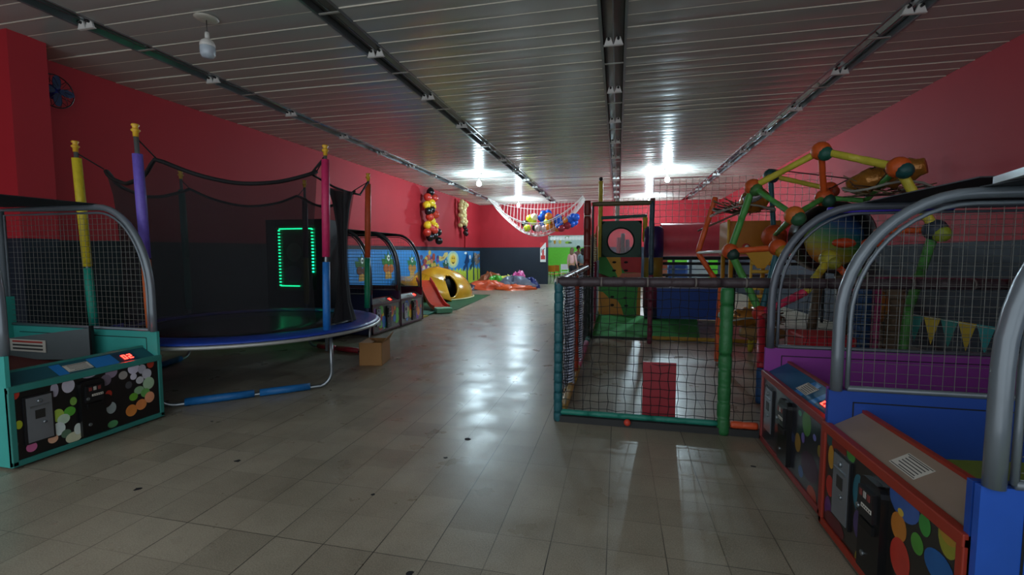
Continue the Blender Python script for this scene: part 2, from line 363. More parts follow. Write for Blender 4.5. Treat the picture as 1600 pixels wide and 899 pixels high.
# ------------------------------------------------------------------ ball game machines
def arch(L, z0, zt, zc=1.0, rx=.5, inset=0):
    p = [(inset, z0), (inset, (z0+zc)/2), (inset, zc)]
    for k in range(1, 13):
        a = PI/2*k/12; p.append((rx-(rx-inset)*math.cos(a), zc+(zt-inset-zc)*math.sin(a)))
    p += [((rx+L)/2, zt-inset), (L-inset, zt-inset), (L-inset, z0)]
    return p
def machine(label, loc, rz, W=.92, L=2.0, zt=1.65, zp=.67, trim='#7a2622', body='#1f4c9c', inner='#1f4c9c', field='#8a9a2a',
            print_bg='#15171c', discs='balls', top='#8a7a6c', digits=None, tube_m=None, wire=.045, coin=True, back_z=.95, front=True, near_mesh=True, tape=False, explicit=None, dlab=.42, unit_y=(.14, .40)):
    tube_m = tube_m or GREYP
    t = thing('ball_game_machine', label, 'arcade machine', loc, rz, 'caged ball game machines')
    T = C(trim, .45); B = C(body, .45); I = C(inner, .5); zc = .50; zr = .57; cd = .14
    for sy, y0 in (('a', 0), ('b', W-.022)):
        s_ = MB(); yi0, yi1 = y0, y0+.022
        s_.ext([(0, .015), (L, .015), (L, zp), (0, zp)], (0, yi0, 0), (1, 0, 0), (0, 0, 1), (0, .022, 0), B)
        q = .003 if sy == 'a' else -.003
        yy = (yi1 if sy == 'a' else yi0)
        s_.box((.10, yy, .10), (.106, yy+q, zp-.05), C('#101418', .6)); s_.box((.10, yy, zp-.056), (L-.1, yy+q, zp-.05), C('#101418', .6))
        part('side_panel', s_, t, .002)
    part('playfield', MB().ext([(.03, .36), (L-.02, .46), (L-.02, .40), (.03, .30)], (0, .024, 0), (1, 0, 0), (0, 0, 1), (0, W-.048, 0), C(field, .6)), t)
    bk = MB().ext([(L-.03, .02), (L, .02), (L, back_z), (L-.03, back_z)], (0, 0, 0), (1, 0, 0), (0, 0, 1), (0, W, 0), I); part('rear_panel', bk, t)
    if front:
        f = MB(); e = .03
        f.box((-.012, 0, .015), (.02, W, .05), T); f.box((-.014, 0, zc-.03), (.02, W, zc+.012), T)
        for a in (0, W-e): f.box((-.012, a, .02), (.02, a+e, zc), T)
        part('front_frame', f, t, .004)
        pn = MB(); pn.box((-.002, e, .05), (.012, W-e, zc-.03), C(print_bg, .28, coat=.4))
        rnd = random.Random(label)
        if discs == 'bokeh':
            ds = []
            for i in range(60):
                u = rnd.random(); v = rnd.random()
                if rnd.random() < .55: u = .62+.36*rnd.random(); v = .25+.7*rnd.random()
                elif rnd.random() < .5: v = .8+.18*rnd.random()
                c = ['#c9c6d8', '#e4e2ea', '#b4b0c4', '#d9d8de'] if v > .62 else (['#8cc84a', '#63b04a', '#b9d85a', '#e8f0e0', '#f0a850'] if v > .25 else ['#f09050', '#d85aa0', '#58b868', '#e8e0c0'])
                ds.append((u, v, .022+.022*rnd.random(), rnd.choice(c)))
            ds += [(.08, .82, .05, '#e04a3a'), (.10, .42, .035, '#b8c83a'), (.2, .12, .036, '#c85a90'), (.38, .5, .045, '#c8d860'), (.44, .53, .045, '#62b84a'), (.37, .36, .055, '#e6f0ee'), (.33, .22, .045, '#f0b080'), (.62, .6, .025, '#d84a38'), (.66, .42, .042, '#a9b4b4'), (.68, .1, .036, '#6cc078'), (.82, .3, .045, '#f0a050'), (.9, .38, .036, '#e88a50'), (.96, .46, .036, '#f0a070')]
        else:
            cs = ['#d83a24', '#e8821c', '#2fa8a8', '#6cc83c', '#e8c82c', '#7a3a9c', '#2f7ad0', '#5ab84a', '#c8302c', '#2a62b8']
            ds = []
            for i in range(26): ds.append((rnd.random(), rnd.random(), .03+.055*rnd.random(), rnd.choice(cs)))
        if explicit:
            for i, (yc, zc_, ry_, rz_, c) in enumerate(explicit):
                pl_ = [(min(W-e-.001, max(e+.001, a)), min(zc-.032, max(.052, b))) for a, b in circ(yc, zc_, ry_, rz_, 20)]
                pn.ext(pl_, (-.0023-.00006*i, 0, 0), (0, 1, 0), (0, 0, 1), (.0002, 0, 0), C(c, .3, noise=.25, scale=14))
            ds = []
        for i, (u, v, r, c) in enumerate(ds):
            yc = e+r+(W-2*e-2*r)*u; zc_ = .05+r+(zc-.08-.0-2*r)*v
            hx = -.0023-.00006*i
            rz_ = r*1.25 if discs == 'balls' else r
            rz_ = min(rz_, zc_-.052, zc-.032-zc_)
            pn.ext(circ(yc, zc_, r, rz_, 18), (hx, 0, 0), (0, 1, 0), (0, 0, 1), (.0002, 0, 0), C(c, .3, noise=.25, scale=14))
        part('printed_front_panel', pn, t)
        # console on top
        k = MB(); TP = C(top, .5)
        k.ext([(.018, zc), (cd, zr), (cd, zr-.02), (.018, zc-.02)], (0, .024, 0), (1, 0, 0), (0, 0, 1), (0, W-.048, 0), TP)
        part('console_top', k, t)
        k = MB(); k.ext([(cd, zr+.014), (cd+.02, zr+.014), (cd+.02, .34), (cd, .34)], (0, .024, 0), (1, 0, 0), (0, 0, 1), (0, W-.048, 0), T)
        part('console_rear_trim', k, t)
        Uc = Vector((0, 1, 0)); Vc = Vector((cd-.018, 0, zr-zc)).normalized(); Nc = Vector((-(zr-zc), 0, cd-.018)).normalized()
        Oc = Vector((.018, 0, zc))
        st = MB(); y0 = W*dlab; st.ext([(y0, .03), (y0+.15, .03), (y0+.15, .105), (y0, .105)], Oc+Nc*.001, Uc, Vc, Nc*.001, PAPER)
        for i in range(5): st.ext([(y0+.015, .042+.012*i), (y0+.13-.02*(i == 0), .042+.012*i), (y0+.13-.02*(i == 0), .046+.012*i), (y0+.015, .046+.012*i)], Oc+Nc*.0021, Uc, Vc, Nc*.0004, INK)
        for a in ((y0+.004, .034, y0+.146, .037), (y0+.004, .098, y0+.146, .101)): st.ext([(a[0], a[1]), (a[2], a[1]), (a[2], a[3]), (a[0], a[3])], Oc+Nc*.0021, Uc, Vc, Nc*.0004, INK)
        part('instruction_label', st, t)
        if tape:
            for a, b_, c in ((.18, .30, '#1e78c0'), (.40, .50, '#1e78c0')) if tape == 'r' else ((.28, .44, '#1e78c0'), (.60, .66, '#1e78c0')):
                tp = MB().ext([(a, .0), (b_, .0), (b_, .13), (a, .13)], Oc+Nc*.0004, Uc, Vc, Nc*.0005, C(c, .4))
                part('blue_tape', tp, t, label='bright blue tape patch')
        if digits:
            dg = MB(); yd = digits[1]
            dg.ext([(yd-.03, .02), (yd+.11, .02), (yd+.11, .12), (yd-.03, .12)], Oc+Nc*.001, Uc, Vc, Nc*.002, C('#0c3a52', .3))
            if digits[2] > 0: seven(dg, digits[0], Oc+Uc*yd+Vc*.04+Nc*.003, Uc, Vc, Nc, .05, LEDR)
            else: seven(dg, digits[0], Oc+Uc*(yd+.08)+Vc*.09+Nc*.003, -Uc, -Vc, Nc, .05, LEDR)
            part('score_display', dg, t, label='glowing red score digits')
    if coin:
        ya, yb = unit_y
        c1 = MB(); wd = .13; c1.box((-.012, ya-wd/2-.012, .13), (-.002, ya+wd/2+.012, .43), C('#191a1d', .4)); c1.box((-.016, ya-wd/2, .14), (-.011, ya+wd/2, .42), C('#8e959b', .35, metal=.6))
        c1.box((-.022, ya-.05, .355), (-.015, ya+.05, .365), STEEL); c1.lathe([(0, -.024), (.012, -.024), (.014, -.016), (0, -.014)], (0, ya, .39), STEEL, 12, 'x')
        c1.box((-.019, ya-.025, .28), (-.015, ya+.025, .335), C('#2a2a28', .4)); c1.lathe([(0, -.024), (.009, -.024), (.009, -.015), (0, -.015)], (0, ya-.02, .25), STEEL, 10, 'x')
        part('coin_door', c1, t)
        c2 = MB(); wd = .15
        prof = [(-wd/2, .07), (wd/2, .07), (wd/2, .40)]+[(wd/2-.03+.03*math.cos(a), .41+.035*math.sin(a)) for a in (0, .5, 1, PI/2)]+[(-wd/2+.03+.03*math.cos(a), .41+.035*math.sin(a)) for a in (PI/2, 2, 2.6, PI)]+[(-wd/2, .40)]
        c2.ext(prof, (-.028, yb, 0), (0, 1, 0), (0, 0, 1), (.026, 0, 0), BLACK)
        c2.ext([(-.055, .30), (.055, .30), (.05, .41), (-.05, .41)], (-.045, yb, 0), (0, 1, 0), (0, 0, 1), (.018, 0, 0), C('#17181b', .3))
        for j in (-1, 0, 1): c2.box((-.047, yb+j*.028-.009, .375), (-.044, yb+j*.028+.009, .40), C('#a8a49c' if j == 0 else '#7a3430', .4))
        c2.box((-.047, yb-.05, .335), (-.044, yb+.02, .350), PAPER)
        for j in range(5): c2.box((-.0475, yb-.046+.013*j, .339), (-.0465, yb-.039+.013*j, .346), INK)
        c2.lathe([(0, -.05), (.01, -.05), (.011, -.044), (0, -.044)], (0, yb+.045, .325), STEEL, 10, 'x'); c2.lathe([(0, -.034), (.011, -.034), (.011, -.027), (0, -.027)], (0, yb+.03, .14), STEEL, 10, 'x')
        c2.box((-.04, yb-.045, .25), (-.028, yb+.045, .285), C('#08090a', .5))
        part('coin_acceptor', c2, t, .002)
    # cage
    for i, y0 in enumerate((.02, W-.02)):
        if i == 0 and not near_mesh: continue
        a_ = arch(L, zp, zt); fr = MB().tube([(p[0]+.03, y0, p[1]) for p in a_], .025, tube_m, 12)
        q = arch(L, zp+.012, zt, inset=.045); qi = .02 if i == 0 else -.02
        fo = part('arch_frame', fr, t)
        inn = MB().tube([(p[0]+.03, y0, p[1]) for p in q], .010, tube_m, 6); inn.tube([(q[0][0]+.03, y0, q[0][1]), (L-.03, y0, q[0][1])], .014, tube_m, 6)
        m_ = part('wire_mesh', inn, t)
        wm = MB(); n = int((L-.1)/wire)
        def top_at(x):
            x -= .03
            if x < .06: return zp
            if x < .5:
                k = (x-.06)/(.44); k = 1-k; return 1.0+(zt-.06-1.0)*math.sqrt(max(0, 1-k*k))
            return zt-.06
        def left_at(z):
            if z <= 1.0: return .09
            k = (z-1.0)/(zt-.06-1.0); return .03+.5-.44*math.sqrt(max(0, 1-k*k))
        rw = .0014
        for k in range(1, n):
            x = .09+k*wire
            if x < L-.05: wm.tube([(x, y0, zp+.01), (x+random.uniform(-.002, .002), y0+random.uniform(-.003, .003), top_at(x))], rw, WIRE, 4, cap=False)
        z = zp+wire
        while z < zt-.07:
            wm.tube([(left_at(z), y0+.003, z), (L-.03, y0+.003, z)], rw, WIRE, 4, cap=False); z += wire
        g = wm.build('wire_grid', m_, (0, 0, 0))
    rf = MB().ext([(.55, zt+.024), (L, zt+.024), (L, zt+.030), (.55, zt+.030)], (0, 0, 0), (1, 0, 0), (0, 0, 1), (0, W, 0), DARKROOF)
    part('roof_sheet', rf, t)
    return t
PRINT_NEAR = [(0.843, 0.443, 0.053, 0.033, '#1d4a4a'), (0.836, 0.371, 0.031, 0.055, '#b8862c'), (0.836, 0.233, 0.038, 0.049, '#b02a20'), (0.846, 0.123, 0.034, 0.055, '#5a2a6a'), (0.768, 0.446, 0.068, 0.053, '#7a241c'), (0.661, 0.459, 0.036, 0.032, '#4a8a3c'), (0.587, 0.328, 0.045, 0.078, '#2a6a7a'), (0.578, 0.2, 0.037, 0.058, '#4a3a6a'), (0.563, 0.054, 0.026, 0.043, '#8a7a24'), (0.291, 0.448, 0.085, 0.062, '#3a5a9a'), (0.312, 0.349, 0.045, 0.05, '#b8742c'), (0.305, 0.406, 0.017, 0.013, '#c8a83c'), (0.296, 0.244, 0.057, 0.07, '#b8382c'), (0.179, 0.435, 0.029, 0.037, '#3a8a3a'), (0.21, 0.352, 0.032, 0.035, '#4a8c34'), (0.072, 0.459, 0.045, 0.064, '#8a8a2c'), (0.073, 0.473, 0.042, 0.036, '#a8802c'), (0.104, 0.342, 0.069, 0.05, '#1e5a98'), (0.776, 0.082, 0.093, 0.043, '#5a1c24')]
PRINT_PURPLE = [(0.318, 0.431, 0.023, 0.016, '#3a8a6a'), (0.225, 0.407, 0.057, 0.07, '#4a7a3a'), (0.264, 0.313, 0.022, 0.028, '#6a5a9a'), (0.12, 0.37, 0.02, 0.017, '#6a6aa8'), (0.333, 0.258, 0.041, 0.053, '#8a6a2c'), (0.276, 0.118, 0.033, 0.032, '#3a5a8a'), (0.125, 0.06, 0.059, 0.049, '#9a3a24'), (0.058, 0.326, 0.022, 0.03, '#7a6a2c'), (0.17, 0.194, 0.108, 0.075, '#3c1c34'), (0.398, 0.26, 0.029, 0.027, '#303a5a')]
PRINT_LIGHTS = [(0.798, 0.499, 0.051, 0.023, '#c9c6d8'), (0.673, 0.49, 0.03, 0.024, '#8a8492'), (0.714, 0.432, 0.022, 0.047, '#a8a4b4'), (0.637, 0.438, 0.037, 0.048, '#c2bfcc'), (0.511, 0.486, 0.05, 0.029, '#b6b2c0'), (0.369, 0.465, 0.041, 0.045, '#8c7f92'), (0.409, 0.414, 0.036, 0.04, '#746a78'), (0.271, 0.505, 0.113, 0.023, '#c9c6d8'), (0.214, 0.453, 0.042, 0.044, '#c9c6d8'), (0.291, 0.419, 0.031, 0.031, '#9a9690'), (0.218, 0.39, 0.024, 0.025, '#d0cedc'), (0.153, 0.432, 0.031, 0.036, '#aeb0bc'), (0.118, 0.386, 0.036, 0.039, '#c0c2cc'), (0.173, 0.351, 0.029, 0.028, '#c8ccd0'), (0.256, 0.336, 0.025, 0.027, '#4a4c50'), (0.108, 0.31, 0.044, 0.048, '#a8c8a4'), (0.183, 0.276, 0.037, 0.03, '#8cb88a'), (0.137, 0.243, 0.035, 0.034, '#6cae5a'), (0.226, 0.237, 0.032, 0.029, '#6aac34'), (0.107, 0.199, 0.038, 0.043, '#e8a078'), (0.173, 0.161, 0.041, 0.041, '#e08a4c'), (0.247, 0.139, 0.041, 0.044, '#d8863c'), (0.384, 0.204, 0.033, 0.042, '#9aa8a8'), (0.396, 0.31, 0.022, 0.026, '#b03426'), (0.417, 0.265, 0.044, 0.05, '#1c1416'), (0.381, 0.084, 0.035, 0.026, '#58a068'), (0.639, 0.264, 0.034, 0.032, '#5ab03c'), (0.705, 0.259, 0.034, 0.042, '#a8c850'), (0.676, 0.225, 0.036, 0.033, '#c0dcc0'), (0.707, 0.169, 0.038, 0.044, '#d8e8e4'), (0.74, 0.117, 0.028, 0.029, '#e0b090'), (0.667, 0.123, 0.029, 0.028, '#5a7a62'), (0.625, 0.083, 0.048, 0.037, '#ccd0b0'), (0.598, 0.13, 0.024, 0.038, '#d8e4dc'), (0.906, 0.27, 0.018, 0.027, '#a8b42c'), (0.852, 0.108, 0.028, 0.03, '#c86a98'), (0.916, 0.465, 0.024, 0.035, '#c03c2c'), (0.615, 0.326, 0.02, 0.028, '#7aa84c'), (0.087, 0.46, 0.028, 0.035, '#a83a28'), (0.928, 0.155, 0.013, 0.022, '#5a6460')]
# right-hand row (aisle face at x = 0.98)
mR = 'in the right-hand row'
m1 = machine('purple caged ball machine with blue console, beside the netted playpen', (1.0, 2.455, 0), 0, W=.99, zt=1.62, trim='#8a3a38', body='#8a3a92', inner='#5a2a8c', field='#5a2a6c', top='#10557a', digits=('50', .13, -1), print_bg='#1a1d26', unit_y=(.82, .50), explicit=PRINT_PURPLE, dlab=.38, near_mesh=False, tape='r', tube_m=C('#5a6068', .35, metal=.2))
m2 = machine('blue caged ball machine with orange trim and beige console top, nearest on the right', (.98, 1.50, 0), 0, W=.92, zt=1.572, trim='#96301f', body='#1d469a', inner='#1d469a', field='#7d8c22', top='#917d6c', print_bg='#1c1a18', unit_y=(.715, .45), explicit=PRINT_NEAR, dlab=.36, near_mesh=False)
m3 = machine('blue caged machine cut off by the right edge of the picture', (.98, .572, 0), 0, W=.92, zt=1.60, body='#2456b8', inner='#2456b8', front=False, coin=False, tube_m=GREYP)
# extra bars seen over the nearest right machine
single('silver_sign_bar', MB().box((0, -.03, 0), (.9, .03, .03), mat('bright_zinc', '#b8c0c4', .4, .3)).box((.35, -.035, .006), (.37, -.03, .02), BLACK), 'flat silver bar with screws lying on the roofs of the nearest right machines', 'bar', (1.57, 2.36, 1.603)).rotation_euler = (0, 0, -1.82)
# left machine: face looks to +x
m4 = machine('turquoise caged ball machine with bokeh front panel and red score digits, by the trampoline', (-3.55, 2.89, 0), PI, W=.95, L=1.58, zt=1.69, zp=.70, trim='#2f7f76', body='#3aa298', inner='#2f9488', field='#5e1f1c', discs='bokeh', print_bg='#0d0e12', top='#1d5560', digits=('50', .165, 1), tape='l', unit_y=(.805, .51), explicit=PRINT_LIGHTS, dlab=.47)
rb = MB().ext([(.58, .72), (1.50, .60), (1.50, .42), (.58, .46)], (0, .085, 0), (1, 0, 0), (0, 0, 1), (0, .015, 0), C('#5f686a', .5)); rb.box((.555, .083, .45), (.58, .103, .74), BLACK); part('side_board', rb, m4, label='grey sloping side board')
nt_ = MB().ext([(1.05, .50), (1.45, .50), (1.45, .60), (1.05, .60)], (0, .105, 0), (1, 0, 0), (0, 0, 1), (0, .004, 0), PAPER)
for i in range(3): nt_.ext([(1.08, .515+.03*i), (1.42, .515+.03*i), (1.42, .53+.03*i), (1.08, .53+.03*i)], (0, .1095, 0), (1, 0, 0), (0, 0, 1), (0, .001, 0), C('#b03a30', .6) if i == 2 else INK)
part('warning_notice', nt_, m4, label='white notice with red heading')
m_ = MB(); m_.tube([(.35, .99, 1.6), (1.05, .99, 1.605)], .02, mat('violet_tube', '#4a3ab8', .35), 8); part('cross_rail', m_, m1, label='violet blue rail under the roof')
# left far row
m5 = machine('dark caged ball machine just behind the trampoline and cardboard box', (-3.85, 7.62, 0), PI, W=.97, L=1.9, zt=1.72, trim='#4a2428', body='#232a4c', inner='#22284a', field='#1f2a48', top='#6a7476', digits=('50', .2, 1), print_bg='#3a4038', tube_m=DGREYP, wire=.06, unit_y=(.78, .45), coin=True)
m6 = machine('maroon caged ball machine beside the yellow slide', (-3.85, 8.62, 0), PI, W=.97, L=1.9, zt=1.72, trim='#4a1a26', body='#4c1830', inner='#3c1428', field='#3a1424', top='#8a8a88', digits=('50', .2, 1), print_bg='#4a4a40', tube_m=DGREYP, wire=.06, unit_y=(.78, .45))
# ------------------------------------------------------------------ green led cabinet behind the trampoline
t = thing('prize_cabinet', 'dark cabinet edged with a rectangle of green lights, behind the trampoline', 'cabinet', (-4.78, 6.05, 0))
c_ = MB(); CB = C('#152630', .35)
c_.box((-.5, .03, 0), (.5, .56, 1.85), CB); c_.box((-.5, 0, 0), (-.33, .03, 1.85), CB); c_.box((.36, 0, 0), (.5, .03, 1.85), CB); c_.box((-.33, 0, 1.76), (.36, .03, 1.85), CB); c_.box((-.33, 0, 0), (.36, .03, .78), CB)
part('body', c_, t, .004)
part('glass_front', MB().box((-.33, .018, .78), (.36, .024, 1.76), C('#0f4030', .2)), t)  # green glow of the light strip is painted into the glass colour
p_ = MB(); p_.ball((-.02, .012, 1.35), .13, C('#56645c', .6), 14, (1, .08, 1.1)); p_.ball((-.04, .012, 1.02), .15, C('#1c3a5a', .6), 14, (1, .08, .9)); part('toy_print', p_, t)
l_ = MB()
for k in range(18): l_.box((-.275, -.012, .84+.049*k), (-.245, 0, .861+.049*k), LEDG)
for k in range(14): l_.box((.30, -.012, 1.05+.049*k), (.33, 0, 1.071+.049*k), LEDG)
for k in range(17): l_.box((-.255+.034*k, -.012, 1.70), (-.232+.034*k, 0, 1.718), LEDG)
for k in range(10): l_.box((-.25+.034*k, -.012, .832), (-.23+.034*k, 0, .85), LEDG)
part('light_strip', l_, t, label='string of bright green lights')
# ------------------------------------------------------------------ trampoline
TC = (-4.0, 4.33, 0); RP = 1.32; ZR = .56
t = thing('trampoline', 'round trampoline with blue edge pad, coloured foam poles and black safety net', 'trampoline', TC)
rim = [(1.372*math.cos(a), 1.372*math.sin(a), ZR-.032) for a in [2*PI*k/64 for k in range(64)]]
part('frame_ring', MB().tube(rim, .017, mat('pale_zinc', '#a9aca8', .35, .4), 10, closed=True), t)
pad = MB(); PADB = mat('pad_blue', '#1b3f9e', .38, bump=.3, scale=12)
pad.lathe([(1.06, ZR-.003), (1.10, ZR+.014), (1.22, ZR+.018), (1.33, ZR+.008), (1.375, ZR-.006), (1.37, ZR-.012), (1.08, ZR-.010), (1.06, ZR-.003)], (0, 0, 0), PADB, 64)
part('edge_pad', pad, t)
part('jump_mat', MB().lathe([(0, ZR-.02), (.6, ZR-.016), (1.08, ZR-.008), (1.08, ZR-.014), (0, ZR-.026)], (0, 0, 0), mat('jump_mat', '#0b0d10', .22), 48), t)
poles = [(-81, '#6a58b8', '#c8602c', 1.28, 2.20), (-17, '#c02a5e', '#1d6cb8', 1.29, 2.22), (51, '#c8542a', '#178a62', 1.28, 2.22), (102, '#5a2c4c', '#8a8a2a', 1.28, 2.1), (164, '#1a6a66', '#1a6a66', 1.28, 2.12), (230, '#d8c42c', '#159a84', 1.20, 2.20)]
def pol(a, r=RP, z=0): a = math.radians(a); return (r*math.cos(a), r*math.sin(a), z)
pp = []
for i, (a, c1, c2, zb, ztop) in enumerate(poles):
    b = Vector(pol(a, RP+.02)); lean = Vector((math.cos(math.radians(a)), math.sin(math.radians(a)), 0))*.03
    if a == -17: b = Vector((1.235, -.385, 0)); 
    P0 = lambda z, b=b, lean=lean: tuple(b+lean*((z-1.3)/1.0)+Vector((0, 0, z)))
    top = 2.30
    o = part('net_pole', MB().tube([P0(.36), P0(top)], .017, STEEL, 10), t); pp.append(P0(top))
    su = ztop if i else 2.12
    fo1 = MB().tube([P0(su), P0((su+zb)/2), P0(zb)], [.036, .038, .036], foam(c1), 12).build('foam_sleeve', o, (0, 0, 0)); fo1['label'] = 'upper foam sleeve'
    zl = .56 if i == 1 else .62
    fo2 = MB().tube([P0(zb-(.05 if i in (1,) else .012)), P0(.95), P0(.8), P0(zl)], [.034, .036, .036, .035], foam(c2), 12).build('foam_sleeve', o, (0, 0, 0)); fo2['label'] = 'lower foam sleeve'
    q = P0(top); cp = MB().lathe([(0, .0), (.019, 0), (.02, .035), (.032, .045), (.032, .055), (.02, .062), (.02, .075), (.03, .09), (.024, .10), (0, .102)], (q[0], q[1], q[2]-.045), C('#d8a82c', .4), 14).build('pole_cap', o, (0, 0, 0))
# U-shaped legs
for (a1, a2, fc) in ((-81, -17, '#1668a8'), (51, 102, '#a02434'), (164, 230, '#1668a8')):
    A = Vector(pol(a1, 1.345)) if a1 != -81 else Vector((.22, -1.315, 0)); B = Vector(pol(a2, 1.345)) if a2 != -17 else Vector((1.262, -.385, 0))
    d = (B-A).normalized(); zf = .022; r = .14; pts = [A+Vector((0, 0, ZR-.05)), A+Vector((0, 0, r+zf+.06))]
    for k in range(1, 7):
        q = PI/2*k/6; pts.append(A+d*(r*(1-math.cos(q)))+Vector((0, 0, zf+r*(1-math.sin(q)))))
    for k in range(1, 7):
        q = PI/2*k/6; pts.append(B-d*(r*(1-math.sin(q)))+Vector((0, 0, zf+r*(1-math.cos(q)))))
    pts += [B+Vector((0, 0, r+zf+.06)), B+Vector((0, 0, ZR-.05))]
    lg = part('leg', MB().tube(pts, .018, STEEL, 10), t)
    s_ = MB(); D = (B-A).length
    m0 = A+Vector((0, 0, .036))
    s_.tube([m0+d*(.2), m0+d*(D*.35), m0+d*(D*.52)], [.034, .036, .034], foam(fc), 10); s_.tube([m0+d*(D*.55), m0+d*(D*.7), m0+d*(D-.2)], [.034, .035, .033], foam(fc), 10)
    s_.build('foam_sleeve', lg, (0, 0, 0))
# safety net
NETM = bpy.data.materials.new('fine_black_net'); NETM.use_nodes = True
nb = NETM.node_tree.nodes['Principled BSDF']; nb.inputs['Base Color'].default_value = (*lin('#15161a'), 1); nb.inputs['Roughness'].default_value = .9; nb.inputs['Alpha'].default_value = .62
BAND = mat('net_band', '#0c0d10', .8)
net = MB(); band = MB(); RN = 1.12
angs = [p[0] for p in poles]
def net_top(a):
    # a in degrees; scalloped between poles
    L = sorted(angs+[angs[0]+360]); L = sorted(set([x for p in angs for x in (p-360, p, p+360)]))
    for i in range(len(L)-1):
        if L[i] <= a <= L[i+1]:
            u = (a-L[i])/(L[i+1]-L[i]); return 2.12-.17*4*u*(1-u), u*(1-u)*4
def net_r(a):
    z, s_ = net_top(a); return RN+.06*(1-s_)-.04*s_
a0, a1 = 50, 343; n = 100; vs = []; fs = []; rows = 7
for k in range(n+1):
    a = a0+(a1-a0)*k/n; zt_, _ = net_top(a if a < 279 else a-0); r = net_r(a)
    for j in range(rows+1):
        v = j/rows; zz = ZR+.02+(zt_-ZR-.02)*v; rr = (1.10+(r-1.10)*v)-.05*math.sin(PI*v)+.012*math.sin(k*.9+j)
        p = pol(a, rr, zz); vs.append(p)
for k in range(n):
    for j in range(rows): q = k*(rows+1)+j; fs.append((q, q+rows+1, q+rows+2, q+1))
net.add(vs, fs, NETM, True); no = part('safety_net', net, t)
bp_ = [vs[k*(rows+1)+rows] for k in range(n+1)]; band.tube(bp_, .018, BAND, 6); 
e0 = [vs[j] for j in range(rows+1)]; e1 = [vs[n*(rows+1)+j] for j in range(rows+1)]
part('net_top_band', band, t)
# gathered curtain at the entrance
cur = MB(); prof = [(ZR+.02, .13), (.8, .075), (1.2, .045), (1.6, .055), (1.85, .085), (2.0, .12)]
vs = []; nn = 28; cc = Vector(pol(4, 1.10))
for z, r in prof:
    for k in range(nn):
        a = 2*PI*k/nn; q = r*(1+.28*math.sin(5*a+z*2)); vs.append((cc.x+q*.55*math.cos(a), cc.y+.02+q*1.3*math.sin(a), z+(.06*math.sin(a) if z > 2 else 0)))
cur.add(vs, [(i*nn+k, i*nn+(k+1) % nn, (i+1)*nn+(k+1) % nn, (i+1)*nn+k) for i in range(len(prof)-1) for k in range(nn)], mat('gathered_net', '#121317', .85, alpha=.9), True)
part('gathered_net', cur, t, label='gathered black net curtain')
st = MB()
for (a, q) in zip(angs, pp):
    z, _ = net_top(a if a > -360 else a); r = net_r(a); st.tube([q[:2]+(q[2]-.05,), pol(a, r, 2.12)], .006, BAND, 5)
ct = (cc.x, cc.y+.2, 2.0); st.tube([ct, ((ct[0]+pp[2][0])/2, (ct[1]+pp[2][1])/2, 2.03), pp[2][:2]+(2.25,)], .012, BAND, 5)
st.tube([pp[1][:2]+(2.25,), pol(-18, 1.12, 2.1), (cc.x, cc.y-.1, 2.02), ct], .012, BAND, 5)
part('strap', st, t)
# ------------------------------------------------------------------ cardboard box
CARD = mat('cardboard', '#a87a48', .8, noise=.08); t = thing('cardboard_box', 'small open cardboard box on the floor beside the trampoline', 'box', (-2.96, 4.80, 0), math.radians(13))
b_ = MB(); w_, d_, h_ = .27, .36, .27
b_.box((0, 0, 0), (w_, .006, h_), CARD); b_.box((0, d_, 0), (w_, d_-.006, h_), CARD); b_.box((0, 0, 0), (.006, d_, h_), CARD); b_.box((w_, 0, 0), (w_-.006, d_, h_), CARD); b_.box((0, 0, 0), (w_, d_, .006), CARD)
part('body', b_, t)
for nm, q in (('flap', [(0, 0, h_), (w_, 0, h_), (w_-.01, .10, h_-.02), (.01, .10, h_-.02)]), ('flap', [(w_, 0, h_), (w_, d_, h_), (w_+.05, d_-.01, h_+.09), (w_+.05, .01, h_+.06)]), ('flap', [(0, 0, h_), (0, d_, h_), (.10, d_, h_-.03), (.10, 0, h_-.03)])):
    q = [Vector(v) for v in q]; nrm = (q[1]-q[0]).cross(q[2]-q[0]).normalized()*.005
    m_ = MB().add(q+[v+nrm for v in q], [(0,1,2,3), (7,6,5,4), (0,4,5,1), (1,5,6,2), (2,6,7,3), (3,7,4,0)], CARD); part(nm, m_, t)
# ------------------------------------------------------------------ nets helper
def netting(mb, p00, p10, p11, p01, nu, nv, r, m, jit=.008, sag=0, sagdir=(0, 0, -1), n=4):
    P = [[None]*(nv+1) for _ in range(nu+1)]; sd = Vector(sagdir)
    a, b, c, d = map(Vector, (p00, p10, p11, p01))
    for i in range(nu+1):
        for j in range(nv+1):
            u, v = i/nu, j/nv; q = a*(1-u)*(1-v)+b*u*(1-v)+c*u*v+d*(1-u)*v
            e = 1 if 0 < i < nu and 0 < j < nv else .2
            q = q+Vector((random.uniform(-jit, jit), random.uniform(-jit, jit), random.uniform(-jit, jit)))*e+sd*(sag*16*u*(1-u)*v*(1-v)); P[i][j] = q
    for i in range(nu+1): mb.tube(P[i], r, m, n, cap=False)
    for j in range(nv+1): mb.tube([P[i][j] for i in range(nu+1)], r, m, n, cap=False)
    return P
def fpole(mb, a, b, r, m, seg=.09, tie=None):
    """foam covered pole with slight bulges between cable ties"""
    a = Vector(a); b = Vector(b); L = (b-a).length; n = max(2, int(L/seg)); pts = []; rr = []
    for i in range(n):
        for f, k in ((0, .93), (.2, 1.02), (.8, 1.02), (.999, .93)): pts.append(a+(b-a)*((i+f)/n)); rr.append(r*k*random.uniform(.97, 1.03))
    mb.tube(pts, rr, m, 12)
    if tie:
        for i in range(0, n+1, 2):
            q = a+(b-a)*(i/n); d = (b-a).normalized()*.006; mb.tube([q-d, q+d], r*1.03, tie, 12)
TIE = C('#a9a69a', .5)
